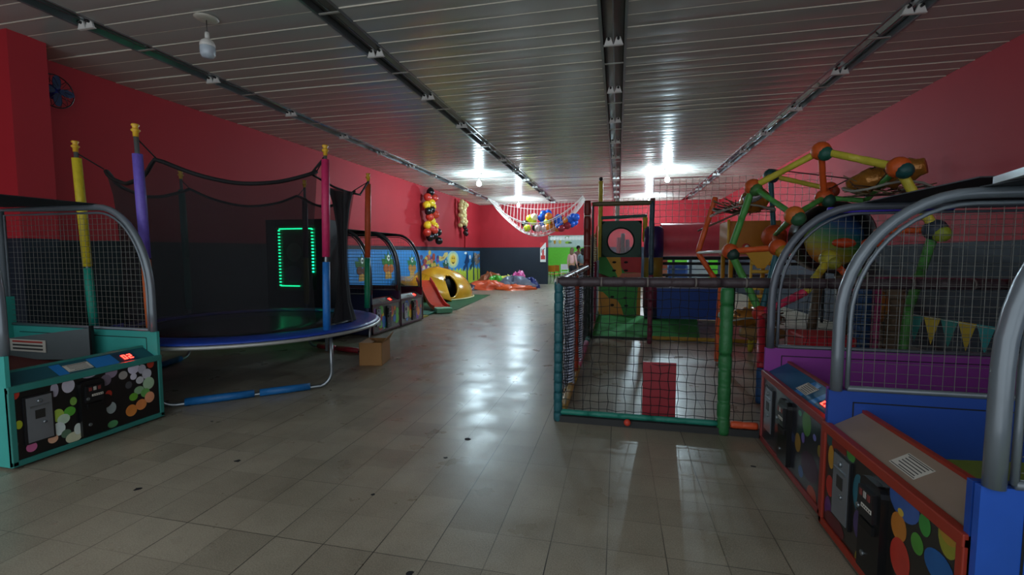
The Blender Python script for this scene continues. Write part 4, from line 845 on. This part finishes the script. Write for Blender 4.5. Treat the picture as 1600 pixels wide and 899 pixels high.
g = MB(); pts = [(5.9, .10)]
for k in range(36): u = 5.9+(LN-5.9)*k/35; pts.append((u, .60+.22*abs(math.sin(k*1.1))))
pts.append((LN, .10)); mshape(pts, '#b4c83a', 2, g); part('bushes', g, mu)
plant(.75, 1.05, .55, '#2a6a34', '#5a2a1c'); plant(2.1, 1.1, .62, '#2f7a34', '#b8622c'); plant(3.6, 1.05, .55, '#1f7a4c', '#b8823c'); plant(6.4, .95, .5, '#1c5a3c', '#5a3a2a')
g = MB(); rnd = random.Random(4)
mshape([(4.85, .2), (5.05, .2), (5.0, .9), (4.9, .9)], '#6a4a30', 2, g)
for k in range(44):
    a = rnd.random()*2*PI; r = math.sqrt(rnd.random()); mshape(circ(4.95+.85*r*math.cos(a), 1.05+.36*r*math.sin(a), .12, .085, 10), rnd.choice(['#c8b04c', '#a8402c', '#7a3a8a', '#3a6a34', '#d8c8a0', '#c87a5a', '#4a3a6a']), 3+k*.02, g)
part('flower_tree', g, mu)
g = MB(); mshape(circ(7.15, 1.15, .62, .34, 28), '#a8d0c0', 1.5, g); mshape(circ(7.15, 1.15, .42, .26, 28), '#e4e090', 2, g); mshape(circ(7.15, 1.15, .26, .17), '#e8c83c', 3, g)
for dx in (-.09, .09): mshape(circ(7.15+dx, 1.2, .035, .035, 10), '#201810', 4, g)
mshape([(6.98, 1.1), (7.05, 1.05), (7.15, 1.03), (7.25, 1.05), (7.32, 1.1), (7.25, 1.0), (7.15, .98), (7.05, 1.0)], '#201810', 4, g); part('sun', g, mu)
g = MB(); mshape([(5.6, 1.2), (5.8, 1.3), (6.1, 1.26), (6.3, 1.42), (6.6, 1.44), (6.6, 1.3), (6.4, 1.22), (6.2, 1.14), (5.9, 1.1)], '#d8c878', 2, g); mshape([(5.9, 1.2), (6.2, 1.2), (6.3, 1.28), (6.0, 1.24)], '#a87a3c', 3, g); part('banner', g, mu)
for (u, z, s, c) in ((8.75, .95, .5, '#123c6a'), (9.6, .98, .42, '#163c4c')):
    g = MB(); mshape([(u-.08, .2), (u+.1, .2), (u+.1, z), (u+.3, z+.1), (u+.12, z+.4), (u+.02, z+.55), (u-.1, z+.3), (u-.35, z+.05), (u-.08, z-.05)], c, 3, g); mshape([(u-.5, z-.35), (u-.1, z-.1), (u-.1, z+.05), (u-.45, z-.1)], c, 3.4, g); part('tall_tree', g, mu)
g = MB(); mshape([(10.1, .2), (10.22, .2), (10.2, 1.0), (10.12, 1.0)], '#1c2440', 3, g)
for k in range(16): mshape(circ(10.1+rnd.uniform(-.3, .35), 1.15+rnd.uniform(-.22, .25), .13, .09, 10), rnd.choice(['#8a7a6a', '#6a5a50', '#a8988a']), 4+k*.02, g)
part('bare_tree', g, mu)
g = MB(); mshape(circ(8.6, 1.42, .18, .05), '#e8f0f4', 2, g); mshape(circ(9.15, 1.25, .12, .09), '#e8f0f4', 2, g); part('clouds', g, mu)
# tall orange totem with an oval mouth at the start of the mural
g = MB(); mshape([(-.5, .5), (-.05, .45), (-.12, .8), (-.02, 1.1), (-.1, 1.45), (-.25, 1.6), (-.45, 1.5), (-.35, 1.1), (-.55, .8)], '#c87a34', 2, g); mshape(circ(-.3, .78, .12, .2), '#120c0a', 3, g); mshape(circ(-.28, 1.3, .14, .1), '#e0b048', 3, g); mshape([(-.6, .42), (0, .38), (-.05, .52), (-.5, .56)], '#a83c34', 4, g); part('orange_totem', g, mu)

# ------------------------------------------------------------------ balloons
def balloon_mb(c, r, m, d=(0, 0, -1)):
    """teardrop balloon with a knot, pointing along d"""
    D = Vector(d).normalized(); u = D.cross(Vector((.3, .8, .5))).normalized(); v = D.cross(u); c = Vector(c)
    prof = [(0, -1.0), (.35, -.93), (.68, -.72), (.92, -.38), (1.0, 0), (.93, .4), (.72, .75), (.42, 1.02), (.15, 1.17), (.05, 1.22), (.09, 1.3), (0, 1.3)]
    n = 14; vs = []
    for (a, b) in prof:
        for k in range(n): t_ = 2*PI*k/n; vs.append(c+(u*math.cos(t_)+v*math.sin(t_))*(a*r)+D*(b*r))
    return MB().add(vs, [(i*n+k, i*n+(k+1) % n, (i+1)*n+(k+1) % n, (i+1)*n+k) for i in range(len(prof)-1) for k in range(n)], m, True)
def bal(h): return mat('balloon_'+h.strip('#'), h, .22, noise=.04)
BK, RD, YL, CRM = bal('#121214'), bal('#c23a2c'), bal('#e8c02c'), bal('#d8c48a')
g1 = thing('balloon_garland', 'column of red, yellow and black balloons hanging on the left wall', 'balloons', (XL(14.6)+.24, 14.6, 1.72))
seq = [(0, .0, 1.72, BK), (-.14, .0, 1.53, RD), (.16, 0, 1.56, RD), (.0, 0, 1.36, YL), (-.18, 0, 1.26, YL), (.2, 0, 1.28, YL), (.06, 0, 1.14, BK), (-.2, 0, 1.06, BK), (.2, 0, 1.0, RD), (-.14, 0, .87, RD), (.14, 0, .76, YL), (-.14, 0, .6, YL), (.22, 0, .60, YL), (.14, 0, .46, RD), (-.16, 0, .36, RD), (.36, 0, .40, BK), (.02, 0, .2, BK), (.38, 0, .10, BK), (.2, 0, .28, BK), (.0, 0, .52, RD)]
for (y, x, z, m) in seq: part('balloon', balloon_mb((random.uniform(-.04, .1), y*1.5, z), .135, m, (random.uniform(-.6, .2), -y, .3)), g1)
part('string', MB().tube([(-.05, 0, .2), (-.05, 0, 1.85)], .006, WHITE, 5), g1)
g2 = thing('balloon_garland', 'narrow column of cream balloons with a dark tail on the left wall', 'balloons', (XL(17.9)+.2, 17.9, 2.2))
rnd = random.Random(5)
for k in range(22):
    z = 1.28-k*.045; y = (-.16, .02, .18)[k % 3]*1.5+rnd.uniform(-.04, .04); part('balloon', balloon_mb((rnd.uniform(-.04, .06), y, z), .10, CRM, (-.3, -y, .2)), g2)
for (y, z) in ((.15, .28), (.32, .18), (.2, .06), (.36, .02)): part('balloon', balloon_mb((.02, y, z), .09, bal('#2a1614')), g2)
# ceiling net full of balloons near the back wall
tn = thing('ceiling_net', 'white rope net slung from the ceiling near the back wall, holding balloons', 'net', (-3.2, 18.9, 2.35))
m_ = MB()
def netp(u, v):
    x = -1.95+3.8*u; y = -.9+1.8*v
    s_ = max(0, math.sin(PI*u))**.85; e = 1-.15*(2*v-1)**2
    z = 1.27-(1.52*s_)*e*(1 if .12 < v < .9 else .55 if v > .95 else .8)
    if v > .88: z = 1.27-.45*s_*(1-v)/.12
    return Vector((x, y, z))
nu, nv = 26, 12
for i in range(nu+1): m_.tube([netp(i/nu, j/nv) for j in range(nv+1)], .006, NETW, 4, cap=False)
for j in range(nv+1): m_.tube([netp(i/nu, j/nv) for i in range(nu+1)], .007 if j else .016, NETW, 4, cap=False)
part('netting', m_, tn)
from math import sin
BL, OR_, LM, PKB, CR2 = bal('#1f5ac8'), bal('#e07a28'), bal('#c8d028'), bal('#c8a8a8'), bal('#e8dca8')
bl = [(822,350,'k'),(829,342,'l'),(834,347,'l'),(827,357,'l'),(836,356,'k'),(836,340,'c'),(845,341,'b'),(850,336,'b'),(855,334,'b'),(858,340,'o'),(861,346,'o'),(848,351,'b'),(843,357,'p'),(851,358,'p'),(855,348,'l'),(857,356,'o'),(863,356,'o'),(869,357,'o'),(866,345,'b'),(871,342,'b'),(874,348,'b'),(872,353,'b'),(880,346,'o'),(886,344,'b'),(891,341,'b'),(896,342,'b'),(893,348,'b'),(889,351,'b'),(884,354,'r'),(876,358,'r')]
cmp_ = {'k': (BK, 'black'), 'l': (LM, 'lime yellow'), 'c': (CR2, 'cream'), 'b': (BL, 'blue'), 'o': (OR_, 'orange'), 'p': (PKB, 'pale pink'), 'r': (bal('#8a2030'), 'dark red')}
cnt = {}
for i, (px, py, c) in enumerate(bl):
    # cluster coordinates measured in the plane y = 18.7
    x = -4.82+(px-785)*(3.72/130.); z = 2.24+(364-py)*.0272
    m, nm = cmp_[c]; y = 18.7+random.uniform(-.25, .25)
    same = sorted([q for q in bl if cmp_[q[2]][1] == nm]); n_ = same.index((px, py, c)); ORD = ['first', 'second', 'third', 'fourth', 'fifth', 'sixth', 'seventh', 'eighth', 'ninth', 'tenth', 'eleventh', 'twelfth', 'thirteenth']
    lab = ('only %s balloon in the white ceiling net' % nm) if len(same) == 1 else ('%s %s balloon from the left in the white ceiling net' % (ORD[n_], nm))
    o = single('balloon', balloon_mb((0, 0, 0), .15, m, (random.uniform(-1, 1), .6, random.uniform(-.5, .6))), lab, 'balloon', (x, y, z), 'balloons in the ceiling net')
# ------------------------------------------------------------------ back wall sign
sg = thing('wall_sign', 'white safety sign with a red extinguisher symbol beside the back doorway', 'sign', (-3.32, YB-.01, 1.02))
part('board', MB().box((-.13, -.008, 0), (.13, .01, .88), C('#d8d8d4', .5)), sg)
m_ = MB(); RS = C('#c02a28', .5)
m_.ext([(-.13, .62), (-.13, .88), (.10, .88)], (0, -.0105, 0), (1, 0, 0), (0, 0, 1), (0, .002, 0), RS); m_.ext([(-.1, .12), (.1, .12), (.1, .3), (-.1, .3)], (0, -.0105, 0), (1, 0, 0), (0, 0, 1), (0, .002, 0), RS)
m_.ext([(-.04, .3), (.04, .3), (.04, .52), (.02, .58), (-.02, .58), (-.04, .52)], (0, -.0105, 0), (1, 0, 0), (0, 0, 1), (0, .002, 0), RS); m_.ext([(-.02, .58), (.09, .63), (.09, .60), (-.02, .54)], (0, -.0107, 0), (1, 0, 0), (0, 0, 1), (0, .002, 0), C('#201c1c', .5))
m_.ext([(-.09, .42), (-.06, .42), (-.06, .6), (-.09, .6)], (0, -.0105, 0), (1, 0, 0), (0, 0, 1), (0, .002, 0), C('#201c1c', .5)); part('extinguisher_symbol', m_, sg)
# paper garland across the doorway top
pg = thing('paper_garland', 'white scalloped paper garland hung across the top of the back doorway', 'garland', (-3.05, YB-.02, 2.22))
part('string', MB().tube([(0, 0, 0), (.9, 0, -.07), (1.8, 0, .02)], .008, WHITE, 5), pg)
for k in range(12):
    u = .12+.14*k; part('paper_tag', MB().ext(circ(u, -.12-.02*math.sin(u*2), .065, .09, 12), (0, 0, 0), (1, 0, 0), (0, 0, 1), (0, .006, 0), WHITE), pg)
# ------------------------------------------------------------------ yellow slide cave, slide, mats, pile
mt = MB().ext([(-6.3, 9.3), (-4.05, 9.3), (-3.75, 10.4), (-4.1, 14.6), (-6.4, 14.6)], (0, 0, .001), (1, 0, 0), (0, 1, 0), (0, 0, .012), mat('dark_turf', '#1c5226', .9, bump=.4, scale=50)); single('green_mat', mt, 'dark green mat under the yellow cave slide', 'mat', (0, 0, 0))
mt = MB().box((-6.2, 9.15, .0135), (-4.0, 9.85, .036), C('#1f7a62', .7)); single('teal_mat', mt, 'teal mat lying in front of the yellow cave slide', 'mat', (0, 0, 0))
mt = MB().box((-6.2, 8.70, .002), (-3.95, 9.14, .028), C('#a89a34', .7)); single('yellow_mat', mt, 'olive yellow mat nearest the maroon machine', 'mat', (0, 0, 0))
# cave: half dome shell with thick rim and an oval opening
YG = mat('yellow_fibreglass', '#d0961a', .22, coat=.5, noise=.06)
cv = thing('yellow_cave', 'glossy yellow fibreglass play cave with an oval opening', 'play cave', (-5.38, 13.3, .014))
vs = []; fs = []; n1, n2 = 96, 26; RX, RY, RZ = 1.0, 1.35, .90; HA = math.radians(-42)
def cvp(a, b, k=1.0):
    x = RX*k*math.cos(a)*max(0, math.cos(b))**.8; y = RY*k*math.sin(a)*max(0, math.cos(b))**.8; z = RZ*k*math.sin(b)*(1-.08*math.sin(a))
    cr_ = math.exp(-((a-math.radians(-75)) % (2*PI) if False else (math.atan2(math.sin(a-math.radians(-80)), math.cos(a-math.radians(-80))))**2/.03))
    z += .03*cr_*math.cos(b)
    return Vector((x, y, z))
for sh, k in ((0, 1.0), (1, .955)):
    for i in range(n1):
        for j in range(n2+1): vs.append(cvp(2*PI*i/n1, PI/2*j/n2, k))
def idx(s_, i, j): return s_*n1*(n2+1)+(i % n1)*(n2+1)+j
def isopen(i, j):
    a = 2*PI*(i+.5)/n1; p = cvp(a, PI/2*(j+.5)/n2); da = math.atan2(math.sin(a-HA), math.cos(a-HA))
    return (da/.23)**2+((p.z-.40)/.33)**2 < 1
keep = {(i, j): not isopen(i, j) for i in range(n1) for j in range(n2)}
for i in range(n1):
    for j in range(n2):
        if keep[(i, j)]:
            fs.append((idx(0, i, j), idx(0, i+1, j), idx(0, i+1, j+1), idx(0, i, j+1))); fs.append((idx(1, i, j+1), idx(1, i+1, j+1), idx(1, i+1, j), idx(1, i, j)))
part('shell', MB().add(vs, fs, YG, True), cv)
rim = []
for k in range(36):
    t_ = 2*PI*k/36; zz = .40+.335*math.sin(t_); b = math.asin(zz/RZ); p = cvp(HA+.235*math.cos(t_), b, 1.0); rim.append((p.x, p.y, zz))
part('opening_rim', MB().tube(rim, .03, YG, 8, closed=True), cv)
part('interior_shade_ball', MB().ball((.30, -.42, .40), 1, MATTEB, 18, (.36, .36, .36)), cv, label='black ball painting the shade behind the opening')  # matt black ball stands in for the shade inside the cave
fl = MB(); fl.tube([cvp(2*PI*k/60, 0.0, 1.03)+Vector((0, 0, .022)) for k in range(60)], .022, mat('cream_flange', '#d8cf9a', .4), 6, closed=True); part('base_flange', fl, cv)
# raised front lip with a brown hollow under it
lip = []; dm = []; gr = []
for k in range(17):
    u = k/16; a = math.radians(-150+100*u)
    d_ = cvp(a, .95-.5*abs(u-.4)); q = cvp(a, 0, 1.0)
    h_ = .66*(1-u)**.9+.03; lip.append(Vector((q.x*1.18+.10*u, q.y*1.18, h_))); dm.append(d_); gr.append(Vector((q.x*1.02, q.y*1.02, 0)))
wg = MB(); n_ = len(lip); th = Vector((0, 0, -.03))
wg.add(lip+dm+[p+th for p in lip], [(k, k+1, n_+k+1, n_+k) for k in range(n_-1)]+[(k, 2*n_+k, 2*n_+k+1, k+1) for k in range(n_-1)]+[(2*n_+k, n_+k, n_+k+1, 2*n_+k+1) for k in range(n_-1)], YG, True); part('front_lip', wg, cv)
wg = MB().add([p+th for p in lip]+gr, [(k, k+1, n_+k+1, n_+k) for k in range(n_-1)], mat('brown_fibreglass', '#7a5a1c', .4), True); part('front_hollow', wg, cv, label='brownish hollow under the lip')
# orange slide
sl = thing('orange_slide', 'small orange plastic slide with a pale green foot, in front of the yellow cave', 'slide', (-4.40, 10.55, .014))
pts = []
for k in range(15):
    u = k/14; pts.append((-.70+1.15*u, .95-1.6*u, .03+.56*(1-u)**1.4+.03*math.sin(PI*u*2)))
vs = []; fs = []
sec = [(-.2, .10), (-.2, .0), (-.13, -.02), (.13, -.02), (.2, .0), (.2, .10), (.17, .10), (.16, .02), (-.16, .02), (-.17, .10)]
d = Vector((1.15, -1.6, 0)).normalized(); sd = Vector((-d.y, d.x, 0))
for p in pts:
    for (a, b) in sec: vs.append(Vector(p)+sd*a+Vector((0, 0, max(b+.02, -p[2]+.002))))
ns = len(sec)
for k in range(14):
    for a in range(ns): fs.append((k*ns+a, k*ns+(a+1) % ns, (k+1)*ns+(a+1) % ns, (k+1)*ns+a))
fs.append(tuple(range(ns))); fs.append(tuple(14*ns+a for a in range(ns)))
part('chute', MB().add(vs, fs, mat('orange_plastic', '#d8422a', .3), False), sl, .006)
q = Vector(pts[-1]); m_ = MB().ext([(-.17, -.18), (.17, -.18), (.17, .18), (-.17, .18)], (q.x+d.x*.12, q.y+d.y*.12, .0), tuple(d), tuple(sd), (0, 0, .10), C('#7ac8a0', .5)); part('foot_block', m_, sl, .01, 'pale green end block')
part('ladder_support', MB().tube([(-.80, .85, 0), (-.80, .85, .58)], .03, C('#b8903a', .4), 8).tube([(-.52, 1.0, 0), (-.52, 1.0, .58)], .03, C('#b8903a', .4), 8), sl)
# deflated inflatable heap by the back wall
def heap(name, c, sz, mt, label, seed, n=26, jit=.16):
    rnd = random.Random(seed); m_ = MB(); vs = []; fs = []; R = 10
    ph = [rnd.uniform(0, 6) for _ in range(6)]
    for i in range(R+1):
        b = PI/2*i/R
        for k in range(n):
            a = 2*PI*k/n; f = 1+jit*math.sin(3*a+ph[0]+b*3)+jit*.8*math.sin(7*a+ph[1])*math.cos(b)+rnd.uniform(-jit, jit)*.7
            vs.append((sz[0]*f*math.cos(a)*math.cos(b)**.6, sz[1]*f*math.sin(a)*math.cos(b)**.6, max(0, .70*sz[2]*math.sin(b)*(1+jit*2.2*math.sin(4*a+ph[2]+b*2)+rnd.uniform(-.12, .12)))))
    for i in range(R):
        for k in range(n): fs.append((i*n+k, i*n+(k+1) % n, (i+1)*n+(k+1) % n, (i+1)*n+k))
    m_.add(vs, fs, mt, True); m_.add(vs[:n], [tuple(range(n))], mt)
    return single(name, m_, label, 'inflatable', c, 'deflated inflatables by the back wall')
def cloth(h): return mat('vinyl_'+h.strip('#'), h, .35, noise=.15, bump=.6, scale=7)
heap('deflated_inflatable', (-4.9, 17.2, 0), (.75, .6, .38), cloth('#e05a34'), 'orange deflated inflatable at the left of the heap', 1)
heap('deflated_inflatable', (-3.95, 17.2, 0), (.8, .5, .22), cloth('#e8622c'), 'flat orange deflated inflatable along the front right of the heap', 2)
heap('deflated_inflatable', (-4.0, 17.7, .0), (.75, .45, .55), cloth('#6f7688'), 'large grey deflated inflatable bulging at the right of the heap', 3)
heap('deflated_inflatable', (-4.75, 17.75, .0), (.4, .35, .55), cloth('#4cae34'), 'green deflated inflatable lying in the middle of the heap', 4)
heap('deflated_inflatable', (-5.1, 18.2, .0), (.5, .3, .68), cloth('#a0522c'), 'brown rolled inflatable at the back of the heap by the wall', 5)
heap('deflated_inflatable', (-4.4, 18.3, 0), (.45, .3, .55), cloth('#d8cc50'), 'yellow inflatable piece behind the grey one', 6)
heap('deflated_inflatable', (-3.95, 18.5, 0), (.35, .3, .72), cloth('#d04a90'), 'pink inflatable piece topping the heap', 7)
heap('deflated_inflatable', (-3.4, 18.2, 0), (.3, .3, .45), cloth('#2a3470'), 'navy inflatable piece at the right back of the heap', 8)
heap('deflated_inflatable', (-5.55, 16.8, 0), (.35, .4, .22), cloth('#2a2c48'), 'dark blue inflatable edge beside the yellow cave', 9)
# ------------------------------------------------------------------ fan behind the pillar
fn = thing('wall_fan', 'dark wall fan with a blue motor, half hidden behind the red pillar', 'fan', (-6.70, 4.22, 3.25))
part('bracket', MB().box((-.05, -.03, -.05), (.06, .03, .05), BLACK), fn)
part('motor', MB().lathe([(0, 0), (.07, .0), (.085, .05), (.07, .12), (0, .14)], (.05, 0, 0), mat('blue_plastic', '#1c2c8a', .35), 18, 'x'), fn)
m_ = MB()
for k in range(14):
    a = 2*PI*k/14; m_.tube([(.24, .05*math.cos(a), .05*math.sin(a)), (.22, .13*math.cos(a), .13*math.sin(a)), (.17, .19*math.cos(a), .19*math.sin(a)), (.12, .1*math.cos(a), .1*math.sin(a))], .003, BLACK, 4)
m_.tube([(.17, .19*math.cos(a), .19*math.sin(a)) for a in [2*PI*k/24 for k in range(24)]], .007, BLACK, 6, closed=True); part('grille', m_, fn)
for k in range(4):
    a = 2*PI*k/4; part('blade', MB().ext(circ(.10, 0, .08, .045, 12), (.195, 0, 0), (0, math.cos(a), math.sin(a)), (0, -math.sin(a), math.cos(a)), (.006, 0, 0), C('#14305a', .4)), fn)
# ------------------------------------------------------------------ furniture in the far room
def chair(loc, rz, c, label):
    t = thing('kids_chair', label, 'chair', loc, rz, 'chairs in the far room'); M_ = C(c, .45)
    part('seat', MB().box((-.2, -.2, .42), (.2, .2, .45), M_), t, .01); part('backrest', MB().box((-.2, .18, .55), (.2, .2, .85), M_), t, .01)
    for sx in (-.18, .18):
        for sy in (-.18, .18): part('leg', MB().tube([(sx*1.08, sy*1.08, 0), (sx, sy, .45 if sy < 0 else .85)], .014, BLACK if c != '#e8e8e8' else M_, 8), t)
chair((-3.0, 21.6, 0), 2.9, '#d8861c', 'orange chair just inside the back doorway, nearest the door edge')
chair((-2.75, 22.3, 0), 2.4, '#d8861c', 'orange chair standing behind the nearest orange chair in the far room')
chair((-2.75, 24.6, 0), .2, '#e8e8e8', 'white chair left of the pair against the green wall')
chair((-2.2, 24.9, 0), .1, '#e8e8e8', 'white chair nearer the standing people, against the green wall')
tb = thing('party_table', 'small white table beside the orange chairs in the far room', 'table', (-3.7, 22.6, 0)); part('top', MB().box((-.5, -.5, .72), (.5, .5, .75), WHITE), tb, .01)
for sx in (-.45, .45):
    for sy in (-.45, .45): part('leg', MB().tube([(sx, sy, 0), (sx, sy, .72)], .02, WHITE, 8), tb)
# colourful things of the second room seen under the tunnel
block('blue_play_slide', (2.3, 22.5, 0), (3.2, 23.0, .9), C('#2a5aa8', .4), 'blue plastic play block seen under the tunnel in the far room', 'play block', .1)
block('white_cabinet', (3.3, 23.2, 0), (4.2, 23.7, 1.1), C('#b8ccd0', .5), 'pale cabinet seen under the red tunnel in the far room', 'cabinet', .02)
block('peach_panel', (1.95, 22.2, 0), (2.25, 22.4, 1.15), C('#d88a6a', .5), 'narrow peach panel seen under the tunnel mouth in the far room', 'panel', .01)
# ------------------------------------------------------------------ people in the far doorway
def skinned(name, vs, es, rad, m, parent, sub=1):
    me = bpy.data.meshes.new(name); me.from_pydata(vs, es, []); o = bpy.data.objects.new(name, me); COL.objects.link(o); o.parent = parent
    me.materials.append(m); sk = o.modifiers.new('skin', 'SKIN'); sk.use_smooth_shade = True
    for i, r in enumerate(rad):
        d = me.skin_vertices[0].data[i]; d.radius = r if isinstance(r, tuple) else (r, r); d.use_root = (i == 0)
    sb = o.modifiers.new('sub', 'SUBSURF'); sb.levels = sub; sb.render_levels = sub
    return o
def person(loc, rz, label, h, top, legs, hair, longhair=True, arms='fold', skin='#b98468'):
    t = thing('person', label, 'person', loc, rz); k = h/1.68
    SK = C(skin, .6); V_ = lambda p: (p[0]*k, p[1]*k, p[2]*k)
    # faces local -y
    v = [(0, 0, .93), (0, .01, 1.08), (0, .01, 1.24), (0, .01, 1.37), (0, 0, 1.46), (0, -.005, 1.52), (0, -.01, 1.58), (0, 0, 1.64)]
    e = [(i, i+1) for i in range(7)]; r = [(.15, .105), (.125, .09), (.15, .10), (.11, .07), .048, (.062, .075), (.075, .092), (.055, .07)]
    fing = []
    for s_ in (-1, 1):
        b = len(v)
        el, wr_ = ((s_*.25, .02, 1.10), (s_*.08, -.17, 1.12)) if arms == 'fold' else ((s_*.22, .03, 1.10), (s_*.24, -.04, .86))
        v += [(s_*.17, .01, 1.36), el, wr_]; e += [(3, b), (b, b+1), (b+1, b+2)]; r += [.05, .038, .026]
        w_ = Vector(wr_); dr = (w_-Vector(el)).normalized(); sdv = dr.cross(Vector((0, 1, 0.2))).normalized()
        v.append(tuple(w_+dr*.05)); e.append((b+2, b+3)); r.append((.034, .018))
        for q in range(4):
            f0 = w_+dr*.085+sdv*(.018*(q-1.5)); ln = (.055, .065, .06, .045)[q]; f1 = f0+dr*ln*.5; f2 = f1+dr*ln*.45+Vector((0, 0, -.012))
            c = len(v); v += [tuple(f0), tuple(f1), tuple(f2)]; e += [(b+3, c), (c, c+1), (c+1, c+2)]; r += [.009, .008, .007]
        c = len(v); f0 = w_+dr*.03-sdv*.035; v += [tuple(f0), tuple(f0+dr*.035-sdv*.01)]; e += [(b+2, c), (c, c+1)]; r += [.011, .009]
    for s_ in (-1, 1):
        b = len(v); v += [(s_*.085, 0, .86), (s_*.09, -.01, .48), (s_*.09, .01, .09), (s_*.095, -.05, .035), (s_*.095, -.13, .03)]
        e += [(0, b), (b, b+1), (b+1, b+2), (b+2, b+3), (b+3, b+4)]; r += [.085, .055, .04, (.038, .032), (.035, .022)]
    skinned('body', [V_(p) for p in v], e, [tuple(x*k for x in q) if isinstance(q, tuple) else q*k for q in r], SK, t)
    # sweater
    v = [(0, 0, .90), (0, .01, 1.08), (0, .01, 1.24), (0, .01, 1.38), (0, 0, 1.43)]; e = [(i, i+1) for i in range(4)]; r = [(.175, .125), (.155, .115), (.17, .12), (.125, .085), .065]
    for s_ in (-1, 1):
        b = len(v); el, wr_ = ((s_*.25, .02, 1.10), (s_*.10, -.155, 1.12)) if arms == 'fold' else ((s_*.22, .03, 1.10), (s_*.24, -.03, .89))
        v += [(s_*.17, .01, 1.36), el, wr_]; e += [(3, b), (b, b+1), (b+1, b+2)]; r += [.062, .052, .038]
    skinned('sweater', [V_(p) for p in v], e, [tuple(x*k for x in q) if isinstance(q, tuple) else q*k for q in r], C(top, .8), t)
    v = [(0, 0, .93), (0, 0, .85)]; e = [(0, 1)]; r = [(.162, .115), (.15, .11)]
    for s_ in (-1, 1):
        b = len(v); v += [(s_*.085, 0, .76), (s_*.09, -.01, .48), (s_*.09, .01, .08)]; e += [(1, b), (b, b+1), (b+1, b+2)]; r += [.092, .068, .055]
    skinned('trousers', [V_(p) for p in v], e, [tuple(x*k for x in q) if isinstance(q, tuple) else q*k for q in r], C(legs, .8), t)
    hm = MB(); hm.ball(V_((0, .022, 1.60)), .105*k, C(hair, .6), 16, (.92, 1.0, 1.05))
    if longhair: hm.ball(V_((0, .06, 1.47)), .1*k, C(hair, .6), 14, (1.05, .6, 1.5))
    part('hair', hm, t)
    fc = MB()
    for sx in (-1, 1): fc.ball(V_((sx*.03, -.093, 1.585)), .011*k, C('#201814', .4), 8); fc.ball(V_((sx*.078, -.005, 1.57)), .02*k, SK, 8, (.5, .8, 1.2))
    fc.ball(V_((0, -.103, 1.56)), .014*k, SK, 8, (.8, 1, 1.4)); fc.ball(V_((0, -.09, 1.525)), .02*k, C('#a04a44', .5), 8, (1.1, .4, .35)); part('face', fc, t)
    for s_ in (-1, 1):
        fm = MB(); fm.ball(V_((s_*.095, -.07, .035)), .05*k, C('#1c1a1c', .5), 12, (.95, 2.1, .7)); fm.v = [(a, b, max(c, .0)) for a, b, c in fm.v]; part('shoe', fm, t)
    return t
person((-2.05, 21.4, 0), 2.7, 'person in a pink sweater and dark trousers seen from behind, with light brown hair', 1.66, '#d8a8a4', '#14161e', '#7a5a44', True, 'hang')
person((-1.62, 21.7, 0), -2.6, 'person in a grey blue shirt with crossed arms, right of the person in pink', 1.64, '#8aa4ac', '#14161c', '#2a1c16', True, 'fold')
person((-1.92, 23.2, 0), .3, 'dark haired person facing the camera between the other two, farther back', 1.80, '#b8a8a4', '#202028', '#15110f', False, 'hang')
# dark posts and bars in the second opening of the back wall
tm = MB()
for x in (2.35, 3.05): tm.box((x-.05, YB+.02, .12), (x+.05, YB+.12, 1.12), C('#1c2632', .6))
tm.box((1.9, YB+.02, .70), (4.16, YB+.1, .74), C('#1c2632', .6)); struct('trim_3', tm)
# clean helper properties
for o in bpy.data.objects:
    if '_org' in o: del o['_org']
